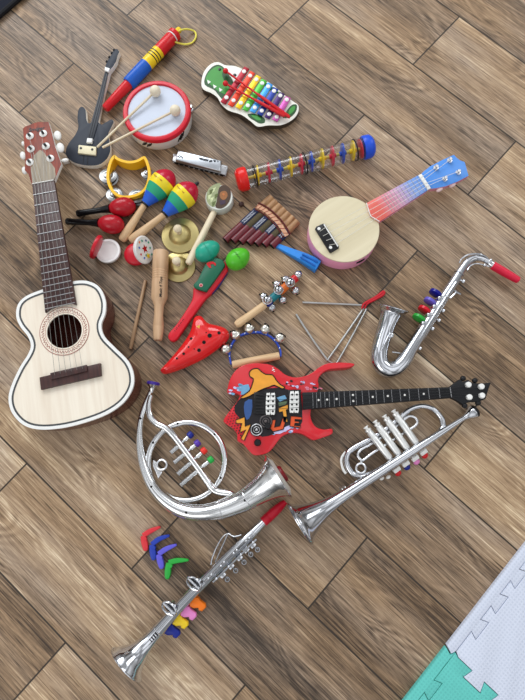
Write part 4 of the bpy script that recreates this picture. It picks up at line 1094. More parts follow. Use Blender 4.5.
# ------------------------------------------------------------------ wooden tone block and its stick
def tone_block():
    q = lambda x, y: crop(120, 240, 4.038, [(x, y)])[0]
    t = Thing('tone_block', 'pale wooden tone block with ridges, narrow waist and turned handle', 'tone block', *q(160, 200), q(153, 405))
    zc = 0.0175; A, B = t.p(*q(165, 46), zc), t.p(*q(153, 405), zc); L = (B - A).length; mm = t.r(160, 290, 1, zc); W = 7.9 * mm
    pr = [(0, W * 0.9), (0.01, W * 0.97)]
    for k in range(5):
        s = 0.215 + 0.026 * k; pr += [(s, W), (s + 0.008, W * 0.94), (s + 0.014, W * 0.94), (s + 0.02, W)]
    pr += [(0.535, W), (0.575, W * 0.80), (0.62, W * 0.60), (0.72, W * 0.55), (0.84, W * 0.66), (0.845, W * 0.63), (0.86, W * 0.66), (0.95, W * 0.58), (0.99, W * 0.54), (1, W * 0.45)]
    mb = MB(); mb.lathe(A, B, [(0.0, W * 0.62)] + [(0.0, W * 0.9)] + pr[1:], 32); bd = t.part(mb, 'body', wood('tone_block_wood', (206, 170, 134), (182, 144, 108), 'X', 120))
    d = (B - A).normalized(); sd = d.cross(Z)
    if sd.dot(t.inv.to_3x3() @ Vector((1, 0, 0))) < 0: sd = -sd
    n = (Z * 0.94 + sd * 0.34).normalized()
    c = A.lerp(B, 0.435); text(t, 'Music 4 Toys', BLACK, c + n * (W + 0.0003), -d, 0.0085, n, shear=0.2, bold=0.0001, parent=bd)
    t = Thing('striker_stick', 'thin plain wooden striker stick left of the tone block', 'stick', *q(72, 300), q(42, 438))
    A, B = t.p(*q(103, 163), 0.004), t.p(*q(42, 440), 0.004)
    mb = MB(); mb.lathe(A, B, [(0, 0.0030), (0.008, 0.0038), (0.99, 0.0038), (1, 0.003)], 12); t.part(mb, 'rod', wood('striker_wood', (176, 142, 108), (150, 116, 84), 'X', 150))
tone_block()

# ------------------------------------------------------------------ pan flute
def pan_flute():
    q = lambda x, y: crop(215, 180, 4.565, [(x, y)])[0]
    t = Thing('pan_flute', 'pan flute of dark red and tan bamboo pipes with woven band', 'pan flute', *q(200, 210), q(260, 90))
    DRD = wood('stained_bamboo', (112, 26, 38), (78, 18, 28), 'X', 120, 0.35)
    PT = paint('woven_navy', (40, 48, 78), 0.7, var=0.5, scale=420); PT2 = paint('woven_olive', (78, 68, 46), 0.7, var=0.6, scale=420); WV = paint('woven_band', (206, 158, 128), 0.8, var=0.25, scale=300)
    n = 7; zc = 0.0085; r = t.r(262, 225, 3.7, zc)
    st = lambda k: (lambda f: (q(46 + 212 * f, 276 + 26 * f), q(258 + 118 * f, 80 + 110 * f)))(k / (n - 1))
    for k in range(n):
        lo, hi = st(k); A, B = t.p(*lo, zc), t.p(*hi, zc); D = B - A; ax = D.normalized(); f = k / (n - 1)
        s0, s1 = 0.36 - 0.06 * f, 0.68 - 0.07 * f
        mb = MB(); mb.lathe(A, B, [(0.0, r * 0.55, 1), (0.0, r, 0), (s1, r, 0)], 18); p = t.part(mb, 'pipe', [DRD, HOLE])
        mb = MB(); mb.lathe(A, B, [(s1, r * 0.99), (1, r * 0.97)], 18); t.part(mb, 'bamboo_end', BAMBOO, p)
        mb = MB(); mb.lathe(A, B, [(s0, r * 1.04), (s1, r * 1.04)], 18); sl = t.part(mb, 'woven_sleeve', PT if k % 2 == 0 else PT2, p)
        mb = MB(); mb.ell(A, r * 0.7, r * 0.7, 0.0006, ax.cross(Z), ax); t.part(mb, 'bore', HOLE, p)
        if k % 2 == 0:
            sd = ax.cross(Z)
            mb = MB()
            for h in (-0.35, 0.35): mb.tube([A + D * (s0 + 0.02) + sd * r * h + Z * r * 0.98, A + D * (s1 - 0.05) + sd * r * h + Z * r * 0.98], 0.0006, 5)
            for j in range(7):
                u = s0 + 0.03 + (s1 - s0 - 0.1) * j / 7; mb.tube([A + D * u - sd * r * 0.35 + Z * r * 1.03, A + D * (u + 0.03) + sd * r * 0.35 + Z * r * 1.03], 0.0005, 5)
            t.part(mb, 'zigzag_stitching', paint('woven_pale', (196, 200, 210), 0.7), sl)
    pts = smooth([q(190, 118), q(225, 136), q(262, 166), q(298, 206), q(328, 254)], 5, False)
    mb = MB(); P3 = [t.p(*p, zc * 2 + 0.0014) for p in pts]
    rows = []
    for i, p in enumerate(P3):
        d = (P3[min(len(P3) - 1, i + 1)] - P3[max(0, i - 1)]).normalized(); sd = Vector((-d.y, d.x, 0)); rows.append((p - sd * 0.0048, p + sd * 0.0048))
    mb.slab([a for a, b in rows] + [b for a, b in rows][::-1], 0.002, 0.0004); bn = t.part(mb, 'woven_band', WV)
    mb = MB()
    for i in range(0, len(rows) - 1, 2):
        mb.tube([rows[i][0] + Z * 0.0003, rows[i + 1][1] + Z * 0.0003], 0.0006, 5)
    t.part(mb, 'band_stitching', paint('stitch_red', (150, 50, 44), 0.8), bn)
    mb = MB(); mb.tube([p - Z * 0.0005 + (b - a) * 0.9 for p, (a, b) in zip(P3, rows)], 0.0018, 6); mb.tube([p - Z * 0.0005 - (b - a) * 0.9 for p, (a, b) in zip(P3, rows)], 0.0014, 6); t.part(mb, 'lashing_cord', paint('lashing', (92, 34, 34), 0.8), bn)
pan_flute()

# ------------------------------------------------------------------ blue kazoo
def kazoo():
    q = lambda x, y: crop(215, 180, 4.565, [(x, y)])[0]
    t = Thing('kazoo', 'bright blue plastic whistle lying below the pan flute', 'whistle', *q(370, 350), q(275, 300))
    KB = paint('kazoo_blue', (46, 136, 222), 0.3); KD = paint('kazoo_dark_blue', (30, 98, 184), 0.35)
    zc = 0.012
    mb = MB(); secs = [(276, 296, 10, 0.004), (330, 322, 15, 0.006), (400, 354, 22, 0.009), (440, 376, 26, 0.011), (470, 396, 26, 0.011)]
    P3 = [t.p(*q(x, y), h) for x, y, w, h in secs]; d = (P3[-1] - P3[0]); d.z = 0; d.normalize(); sd = Vector((-d.y, d.x, 0)); rings = []
    for p, (x, y, w, h) in zip(P3, secs):
        hw = t.r(300, 258, w / 4.565, 0.01)
        rings.append([mb.v(p + sd * hw * a + Z * h * b) for a, b in ((-1, -0.9), (1, -0.9), (1, 0.5), (0.8, 0.9), (-0.8, 0.9), (-1, 0.5))])
    for a, b in zip(rings[:-1], rings[1:]): mb.bridge(a, b)
    mb.f(rings[0][::-1]); mb.f(rings[-1]); bd = t.part(mb, 'body', KB, angle=25)
    e = P3[-1]; mb = MB(); mb.box(e + d * 0.0004, (0.0012, 0.018, 0.015), d); t.part(mb, 'mouth_slot', KD, bd)
    a, b = t.p(*q(395, 345), 0.019), t.p(*q(462, 384), 0.0225)
    mb = MB(); mb.tube([a + sd * 0.004, b + sd * 0.005], 0.0022, 8); mb.tube([a - sd * 0.004, b - sd * 0.005], 0.0022, 8); t.part(mb, 'ridge', KD, bd)
kazoo()

# ------------------------------------------------------------------ bells
def jingle_bell(t, c, r, ax, parent=None, mat=None):
    """round slit bell; ax points to the slit side"""
    ax = Vector(ax).normalized(); x = ax.orthogonal().normalized()
    mb = MB(); mb.ell(c, r, r, r, x, ax, 18, 12); mb.torus(c, r * 1.0, r * 0.10, ax, 20, 6); o = t.part(mb, 'bell', mat or CHROME, parent)
    mb = MB(); mb.box(Vector(c) + ax * r * 0.90, (r * 1.1, r * 0.20, r * 0.28), x, ax)
    for s in (-1, 1): mb.ell(Vector(c) + ax * r * 0.82 + x * s * r * 0.55, r * 0.2, r * 0.2, r * 0.12, x, ax, 10, 6)
    t.part(mb, 'bell_slit', HOLE, o)
    return o

def bell_stick():
    q = lambda x, y: crop(215, 260, 5.0, [(x, y)])[0]
    t = Thing('bell_stick', 'wooden-handled bell stick with silver bells on coloured sleeves', 'bell stick', *q(250, 220), q(100, 332))
    zc = 0.017; A, B, E = t.p(*q(103, 328), 0.010), t.p(*q(252, 222), zc), t.p(*q(412, 82), zc)
    mm = t.r(265, 305, 1, zc)
    mb = MB(); mb.lathe(B, A, [(0, 3.4 * mm), (0.1, 3.8 * mm), (0.5, 3.8 * mm), (0.9, 4.2 * mm), (0.98, 3.2 * mm), (1, 1.8 * mm)], 20); t.part(mb, 'handle', BEECH)
    D = E - B
    for s0, s1, m in ((0.0, 0.16, NAVY), (0.16, 0.40, paint('sleeve_teal', (24, 120, 130), 0.35)), (0.44, 0.66, paint('sleeve_orange', (222, 110, 40), 0.4)), (0.72, 0.96, RED)):
        mb = MB(); mb.lathe(B, E, [(s0, 3.4 * mm), (s0 + 0.01, 4.0 * mm), (s1 - 0.01, 4.0 * mm), (s1, 3.4 * mm)], 20); t.part(mb, 'sleeve', m)
    mb = MB(); mb.tube([B, E], 2.6 * mm, 12); t.part(mb, 'core', BEECH)
    for x, y, h in ((242,184,0.010),(262,200,0.027),(284,238,0.010),(338,200,0.010),(308,124,0.010),(318,150,0.029),(352,100,0.010),(376,112,0.029),(402,154,0.010),(414,76,0.016)):
        c = t.p(*q(x, y), h); ax = c - (B + D * max(0, min(1, (c - B).dot(D) / D.length_squared)))
        if ax.length < 1e-4: ax = Z
        jingle_bell(t, c, 4.5 * mm, ax + Z * 0.3 * ax.length)
bell_stick()

def bell_bow():
    q = lambda x, y: crop(215, 260, 5.0, [(x, y)])[0]
    t = Thing('bell_bow', 'wooden grip with curved blue strap carrying silver jingle bells', 'jingle bells', *q(205, 500), q(320, 478))
    zc = 0.0095; A, B = t.p(*q(86, 524), zc), t.p(*q(322, 478), zc); mm = t.r(255, 360, 1, zc)
    mb = MB(); mb.lathe(A, B, [(0, 3.0 * mm), (0.02, 3.8 * mm), (0.5, 4.0 * mm), (0.98, 3.8 * mm), (1, 3.0 * mm)], 22); t.part(mb, 'grip', BEECH)
    pts = smooth([q(80,520), q(72,470), q(84,420), q(112,385), (q(160,364)), q(215,360), q(265,374), q(305,408), q(326,448), q(328,482)], 5, False)
    mb = MB(); P3 = [t.p(*p, 0.013) for p in pts]
    poly = []
    for sgn in (1, -1):
        row = []
        for i, p in enumerate(P3):
            d = (P3[min(len(P3) - 1, i + 1)] - P3[max(0, i - 1)]).normalized(); row.append(p + Vector((-d.y, d.x, 0)) * 0.0019 * sgn)
        poly += row if sgn == 1 else row[::-1]
    mb.slab(poly, 0.010, 0.0005); st = t.part(mb, 'strap', paint('strap_blue', (40, 70, 170), 0.4))
    mb = MB()
    for i in range(4, len(P3) - 4, 5): mb.ell(P3[i] + Z * 0.0006, 0.0014, 0.0014, 0.0008, n=8, k=5)
    t.part(mb, 'rivet', CHROME, st)
    SB = paint('bell_silver', (214, 212, 204), 0.28, 1.0)
    cen = t.p(*q(205, 480), 0.010)
    for x, y in ((54,446),(102,374),(172,342),(252,346),(324,390)):
        c = t.p(*q(x, y), 0.0105)
        jingle_bell(t, c, 5.5 * mm, (c - cen).normalized() * 0.8 + Z * 0.55, None, SB)
bell_bow()

# ------------------------------------------------------------------ ocarina
def ocarina():
    q = lambda x, y: crop(120, 240, 4.038, [(x, y)])[0]
    t = Thing('ocarina', 'glossy red ocarina with finger holes and pointed end', 'ocarina', *q(310, 420), q(165, 530))
    zm, zt = 0.014, 0.034
    out = smooth([q(*p) for p in [(164,530),(170,518),(205,480),(250,425),(282,375),(294,335),(300,315),(314,306),(330,309),(342,322),(356,336),(385,344),(415,352),(435,366),(442,388),(430,412),(395,442),(340,480),(270,514),(210,536),(178,542)]], 4)
    mb = MB(); mb.inflate(t.poly(out, zm), [t.p(*q(190, 527), zm), t.p(*q(270, 462), zm), t.p(*q(325, 408), zm), t.p(*q(400, 388), zm)], zm, zt); bd = t.part(mb, 'body', paint('ocarina_red', (216, 30, 32), 0.18, coat=0.4), angle=80)
    mb = MB(); a, b = t.p(*q(322, 352), 0.030), t.p(*q(318, 316), 0.018); t_ = (b - a).normalized()
    def surf(x, y, rough_z):
        return t.p(*q(x, y), rough_z)
    o = bd
    me = o.data
    from mathutils.bvhtree import BVHTree
    bv = BVHTree.FromPolygons([v.co for v in me.vertices], [tuple(p.vertices) for p in me.polygons])
    cam_l = t.inv @ Vector((0, 0, CAM_H))
    def hit(x, y):
        d = (t.p(*q(x, y), 0) - cam_l).normalized(); loc, nrm, i, dist = bv.ray_cast(cam_l, d)
        if loc is None: return None, None
        return loc, (nrm if nrm.dot(d) < 0 else -nrm)
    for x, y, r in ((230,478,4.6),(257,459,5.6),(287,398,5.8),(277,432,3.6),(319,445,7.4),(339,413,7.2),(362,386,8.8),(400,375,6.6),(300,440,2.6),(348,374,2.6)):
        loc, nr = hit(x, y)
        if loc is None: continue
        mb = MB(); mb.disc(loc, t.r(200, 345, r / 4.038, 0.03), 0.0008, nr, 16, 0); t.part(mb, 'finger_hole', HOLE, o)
    loc, nr = hit(317, 350)
    if loc is not None:
        mb = MB(); x = nr.orthogonal().normalized(); y = nr.cross(x); vs = [mb.v(loc + nr * 0.0006 + (x * math.cos(a) + y * math.sin(a)) * 0.0052) for a in (0.5, 0.5 + 2 * PI / 3, 0.5 + 4 * PI / 3)]
        mb.f(vs); t.part(mb, 'printed_triangle', paint('emblem_gold', (216, 160, 50), 0.35), o)
ocarina()

# ------------------------------------------------------------------ triangle and its beater
def triangle():
    q = lambda x, y: crop(290, 280, 5.25, [(x, y)])[0]
    t = Thing('triangle', 'steel triangle open at one corner with red hanging loop', 'triangle', *q(300, 220), q(385, 135))
    pts = [(*q(66,118), 0.0040, 1.1), (*q(200,124), 0.0040, 1.1), (*q(370,132), 0.0040, 1.1), (*q(389,138), 0.0040, 1.1), (*q(384,152), 0.0040, 1.1), (*q(300,275), 0.0040, 1.1), (*q(206,408), 0.0040, 1.1), (*q(197,420), 0.0040, 1.1), (*q(188,410), 0.0042, 1.1), (*q(110,300), 0.0046, 1.15), (*q(32,180), 0.0050, 1.2)]
    mb = MB(); mb.tube(t.path(pts, 5), None, 12); t.part(mb, 'rod', paint('triangle_steel', (176, 176, 174), 0.42, 1.0))
    RC = paint('loop_red', (190, 26, 40), 0.5)
    mb = MB(); mb.tube(t.path([(*q(378,150), 0.009, 0.9), (*q(386,128), 0.010, 1.1), (*q(410,112), 0.007, 1.3), (*q(455,88), 0.004, 1.5), (*q(490,62), 0.004, 1.6), (*q(488,78), 0.004, 1.4), (*q(450,100), 0.005, 1.3), (*q(404,126), 0.007, 1.1), (*q(392,150), 0.007, 0.9)], 5), None, 10); t.part(mb, 'hanging_loop', RC)
    b = Thing('triangle_beater', 'thin steel triangle beater touching the red electric guitar horn', 'beater', *q(330, 290), q(404, 150), None)
    mb = MB(); mb.tube(b.path([(*q(402,152), 0.006, 1.0), (*q(330,288), 0.0045, 1.0), (*q(262,408), 0.0040, 1.0), (*q(240,440), 0.0040, 1.0), (*q(220,436), 0.0040, 0.95), (*q(200,424), 0.0050, 0.9)], 5), None, 10); b.part(mb, 'rod', paint('triangle_steel', (176, 176, 174), 0.42, 1.0))
triangle()
# ------------------------------------------------------------------ silver toy saxophone
def key_disc(t, c, r, th, ax, mat, parent=None, name='key'):
    mb = MB(); mb.lathe(c - Vector(ax) * th / 2, c + Vector(ax) * th / 2, [(0, r * 0.8), (0.15, r), (0.85, r), (1, r * 0.8)], 20); return t.part(mb, name, mat, parent)

def saxophone():
    q = lambda x, y, *a: crop(350, 233, 3.0, [(x, y) + a])[0]
    t = Thing('saxophone', 'silver toy saxophone with red mouthpiece and four coloured key caps', 'saxophone', 400, 362, (455, 281))
    mb = MB()
    body = [(492.0,265.0,.022,2.6),(488,261.8,.022,2.9),(482.5,258.6,.022,3.3),(474.5,258.0,.022,3.6),(467.5,262.0,.022,3.9),(462,269,.022,4.1),(454.4,281,.022,4.6),(440,303,.023,5.2),(428,322,.024,5.7),(416,341,.025,6.2),(407.5,355,.026,6.8)]
    mb.tube(t.path(body, 6), None, 24); bd = t.part(mb, 'body_tube', CHROME)
    mb = MB()
    bow = [(408.5,353.5,.026,7.0),(403,362,.026,7.7),(395.5,368.3,.026,8.3),(387,369.2,.026,8.7),(380.5,363.5,.026,8.8),(379,354,.027,8.6),(381.5,342,.027,8.4),(386,328,.028,8.6),(389,319,.029,9.4),(391.2,313,.030,11.0),(392.4,309.6,.032,13.9),(392.9,308.0,.033,15.4)]
    pb = t.path(bow, 6); mb.tube(pb, None, 28, caps=False); bl = t.part(mb, 'bell', CHROME)
    a, b = Vector(pb[-1][:3]), Vector(pb[-4][:3]); ax = (a - b).normalized()
    mb = MB(); mb.torus(a, pb[-1][3], 0.0016, ax, 32, 8); t.part(mb, 'bell_rim', CHROME, bl)
    # seams and rings
    for x, y, r in ((459,273.5,4.6),(431,317,5.9),(405.5,358,7.6)):
        c = t.p(x, y, .0235); 
        mb = MB(); mb.torus(c, t.r(x, y, r, .0235), 0.0012, t.p(x + 10, y - 16, .0235) - c, 28, 6); t.part(mb, 'ring', CHROME2)
    # rod running beside the tube, brace in the loop, embossed panel on the bell
    mb = MB(); mb.tube(t.path([(456,282,.032,.8),(440,306,.034,.9),(420,338,.036,.9),(408,357,.036,.8)], 4), None, 8); t.part(mb, 'key_rod', CHROME)
    mb = MB(); mb.tube(t.path([(461,278,.026,.7),(446,302,.028,.8),(428,332,.030,.8),(416,350,.030,.7)], 4), None, 8); t.part(mb, 'key_rod', CHROME)
    mb = MB(); mb.tube(t.path([(*q(126,357),.028,.8),(*q(150,360),.028,.8)], 2), None, 8); t.part(mb, 'brace', CHROME)
    mb = MB(); mb.tube(t.path([(393,318,.046,.6),(389.5,327,.046,.6),(389,334,.046,.6),(386,341,.046,.6),(380,352,.046,.6)], 4), None, 6); mb.ell(t.p(391, 335, .045), .006, .006, .002); t.part(mb, 'bell_emblem', CHROME, bl)
    # neck guards
    mb = MB(); mb.tube(t.path([(*q(328,90),.030,.7),(*q(334,78),.032,.8),(*q(352,66),.032,.8),(*q(378,62),.032,.8),(*q(402,68),.031,.8),(*q(416,80),.028,.7)], 5), None, 8); t.part(mb, 'neck_guard', CHROME)
    mb = MB(); mb.tube(t.path([(*q(352,112),.024,.7),(*q(362,98),.023,.7),(*q(380,92),.023,.7),(*q(400,96),.023,.7),(*q(418,101),.022,.7)], 5), None, 8); t.part(mb, 'neck_guard', CHROME)
    for x, y in ((422,82),(404,97)): mb = MB(); mb.ell(t.p(*q(x, y), .026), .004, .004, .004); t.part(mb, 'neck_screw', CHROME)
    # coloured caps on stems
    for x, y, r, m in ((256,181,6.3,paint('cap_navy', (24, 28, 130), 0.2)),(240,206,6.3,paint('cap_lilac', (104, 92, 190), 0.2)),(223,231,6.5,paint('cap_red', (202, 24, 44), 0.2)),(207,256,6.8,paint('cap_green', (44, 160, 60), 0.2))):
        c = t.p(*q(x, y), .024); e = t.p(*q(x + 34, y + 10), .026); d = (e - c).normalized()
        ta = (t.p(425, 326, .02) - t.p(455, 281, .02)).normalized(); axd = (Z * 0.03 + ta).normalized()
        rr = t.r(*q(x, y), r, .024)
        k = key_disc(t, c, rr, 0.0085, axd, m, None, 'key_cap')
        mb = MB(); mb.tube([c, e], 0.0022, 8); s = t.p(*q(x + 12, y + 14), .034); mb.ell(s, .0048, .0048, .0048); mb.tube([s, e + Z * .006], .0030, 8); mb.tube([s, t.p(*q(x + 2, y + 18), .026)], .0026, 8); t.part(mb, 'key_stem', CHROME, k)
    for x, y in ((338,145),(284,197),(278,233),(265,262),(246,287),(208,346)):
        c = t.p(*q(x, y), .022); a = t.p(*q(x - 10, y - 5), .023); d = (c - a).normalized()
        mb = MB(); mb.lathe(a, c + d * .003, [(0, .0022), (0.5, .0022), (0.55, .0052), (0.95, .0052), (1, .003)], 14); t.part(mb, 'side_key', CHROME)
    mb = MB(); mb.tube(t.path([(*q(300,196),.026,.9),(*q(312,184),.026,1.0),(*q(320,176),.027,1.3)], 3), None, 8); mb.tube(t.path([(*q(314,172),.027,1.1),(*q(320,178),.027,1.3),(*q(332,184),.026,1.0)], 3), None, 8); t.part(mb, 'thumb_hook', CHROME)
    A, B = t.p(492.2, 265.2, .022), t.p(518.8, 280.6, .018); mm = t.r(505, 272, 1, .02)
    mb = MB(); mb.lathe(A, B, [(0, 3.6 * mm), (0.02, 4.2 * mm), (0.4, 4.2 * mm), (0.75, 3.9 * mm), (0.97, 3.4 * mm), (1, 2.4 * mm)], 22); t.part(mb, 'mouthpiece', paint('mouthpiece_red', (214, 28, 62), 0.3))
    mb = MB(); mb.lathe(t.p(489, 262.8, .022), t.p(493.2, 265.6, .022), [(0, 3.3 * mm), (0.3, 3.6 * mm), (1, 3.6 * mm)], 20); t.part(mb, 'mouthpiece_collar', CHROME)
saxophone()

# ------------------------------------------------------------------ silver toy trumpet
def trumpet():
    q = lambda x, y, *a: crop(330, 365, 3.088, [(x, y) + a])[0]
    t = Thing('trumpet', 'silver toy trumpet with four pale valves and tiny coloured pegs', 'trumpet', 380, 468, (470, 414))
    mb = MB()
    L0, L1 = t.p(468, 415.2, .020), t.p(299.8, 524.0, .050)
    prof = [(0.0, 2.5), (0.06, 2.9), (0.16, 3.7), (0.28, 4.4), (0.40, 4.9), (0.52, 5.3), (0.63, 5.7), (0.73, 6.0), (0.80, 7.1), (0.855, 9.0), (0.90, 11.8), (0.94, 15.2), (0.972, 19), (0.99, 22), (1.0, 23.4)]
    mq = mpp(330, 500, .04)
    pb = smooth([tuple(L0.lerp(L1, f)) + (r * mq,) for f, r in prof], 4, False); mb.tube(pb, None, 32, caps=False); bd = t.part(mb, 'main_tube', CHROME)
    a, b = Vector(pb[-1][:3]), Vector(pb[-10][:3]); ax = (a - b).normalized()
    mb = MB(); mb.torus(a, pb[-1][3], 0.0018, ax, 40, 8); t.part(mb, 'bell_rim', CHROME, bd)
    for x, y, r in ((343,492,6.4),(346,490,6.2),(362,481.5,5.6)):
        c = t.p(x, y, .034); mb = MB(); mb.torus(c, t.r(x, y, r * 0.98, .034), 0.0011, ax, 28, 6); t.part(mb, 'ring', CHROME2)
    # mouthpiece
    A, B = t.p(464, 418, .021), t.p(473.5, 411.8, .019); mm = t.r(470, 414, 1, .02)
    mb = MB(); mb.lathe(A, B, [(0, 2.8 * mm), (0.25, 3.2 * mm), (0.5, 4.6 * mm), (0.75, 6.3 * mm), (0.95, 6.9 * mm), (1, 6.4 * mm), (1, 4.6 * mm)], 26); mp = t.part(mb, 'mouthpiece', CHROME)
    d = (B - A).normalized(); mb = MB(); mb.lathe(B + d * .0003, B + d * .0055, [(0, 6.4 * mm), (0.5, 6.8 * mm), (1, 6.0 * mm)], 26); t.part(mb, 'mouthpiece_rim', BLACK, mp)
    # big loop
    lp = [(376,471.5,.020,3.4),(364,477,.018,3.3),(355,475.5,.016,3.2),(349.5,470,.016,3.1),(346.4,461,.016,3.0),(348.5,452.5,.016,3.0),(355.5,446.8,.016,2.9),(368,440.2,.016,2.8),(384,430.4,.016,2.8),(398,419.2,.016,2.8),(409,409.8,.016,2.8),(421,406.0,.016,2.8),(432,408.6,.016,2.9),(440,416,.016,3.0),(443,424.5,.017,3.1),(440.5,431,.018,3.2),(432,437.5,.020,3.2)]
    mb = MB(); mb.tube(t.path(lp, 6), None, 16); t.part(mb, 'tuning_loop', CHROME)
    # thin inner slide
    sl = [(361.5,460.2,.014,1.6),(357.8,455.5,.014,1.6),(360.5,450,.014,1.6),(370,444.5,.014,1.6),(385,435,.014,1.6),(398,425,.014,1.6),(408,416.6,.014,1.6),(414.5,417.6,.014,1.6),(417.2,421.6,.014,1.6),(414.6,426.2,.014,1.6),(404,433,.014,1.6),(390,442,.014,1.6),(372,453.5,.014,1.6)]
    mb = MB(); mb.tube(t.path(sl + [(365.5,458.5,.014,1.6)], 5, True), None, 10, True); t.part(mb, 'valve_slide', CHROME2)
    c = t.p(360.8, 468.3, .016); mb = MB(); mb.torus(c, t.r(360.8, 468, 4.8, .016), 0.0026, Z, 24, 8); mb.tube(t.path([(361,463,.015,1.2),(361.5,459.5,.014,1.2)], 2), None, 8); t.part(mb, 'finger_ring', CHROME2)
    mb = MB(); mb.tube(t.path([(345.6,452,.014,1.3),(342,457,.012,1.3),(341.4,463,.012,1.3),(343.5,470,.012,1.4),(346,473.5,.012,1.5)], 5), None, 8); t.part(mb, 'hand_hook', WHITE)
    # valves
    for (x0, y0), (x1, y1) in (((115,198),(186,290)),((143,180),(212,276)),((172,163),(239,259)),((200,147),(267,242))):
        A, B = t.p(*q(x0, y0), .027), t.p(*q(x1, y1), .027); mm = t.r(*q(x0, y0), 1, .027)
        mb = MB(); mb.lathe(A, B, [(0.0, 2.6 * mm), (0.015, 3.5 * mm), (0.06, 3.5 * mm), (0.07, 2.9 * mm), (0.10, 2.9 * mm), (0.12, 3.5 * mm), (0.95, 3.5 * mm), (0.98, 3.2 * mm), (1, 2.4 * mm)], 20); v = t.part(mb, 'valve', paint('valve_silver', (232, 232, 230), 0.3, 0.7))
        d = (A - B).normalized(); mb = MB(); mb.lathe(A, A + d * .006, [(0, .0035), (0.6, .0035), (0.65, .0056), (1, .0050)], 16); t.part(mb, 'valve_cap', WHITE, v)
    cols = (RED, NAVY, PINK, RED)
    for (x, y), m in zip(((205,322),(233,304),(262,287),(288,268)), cols):
        c = t.p(*q(x, y), .018); a = t.p(*q(x - 7, y - 12), .022); d = (c - a).normalized(); sd = Vector((-d.y, d.x, 0)).normalized()
        mb = MB(); mb.box(c, (.009, .016, .009), d, bev=.002)
        for s in (-1, 1): mb.tube([c + sd * s * .0045, c + sd * s * .0045 + Z * .005 - d * .004], .0017, 8)
        mb.tube([a, c], .0022, 8); k = t.part(mb, 'peg_holder', WHITE)
        e = c + d * .010; mb = MB(); mb.ell(e - Z * .004, .0062, .0070, .005, d); mb.tube([e - Z * .005 - d * .004, e - Z * .008 + d * .005], .0022, 8); mb.tube([e - Z * .006 - sd * .005 + d * .002, e - Z * .006 + sd * .005 + d * .002], .0018, 8); t.part(mb, 'peg', m, k)
    for x, y in ((160,350),(180,346)):
        mb = MB(); mb.ell(t.p(*q(x, y), .018), .005, .0035, .003); t.part(mb, 'thumb_rest', WHITE)
trumpet()

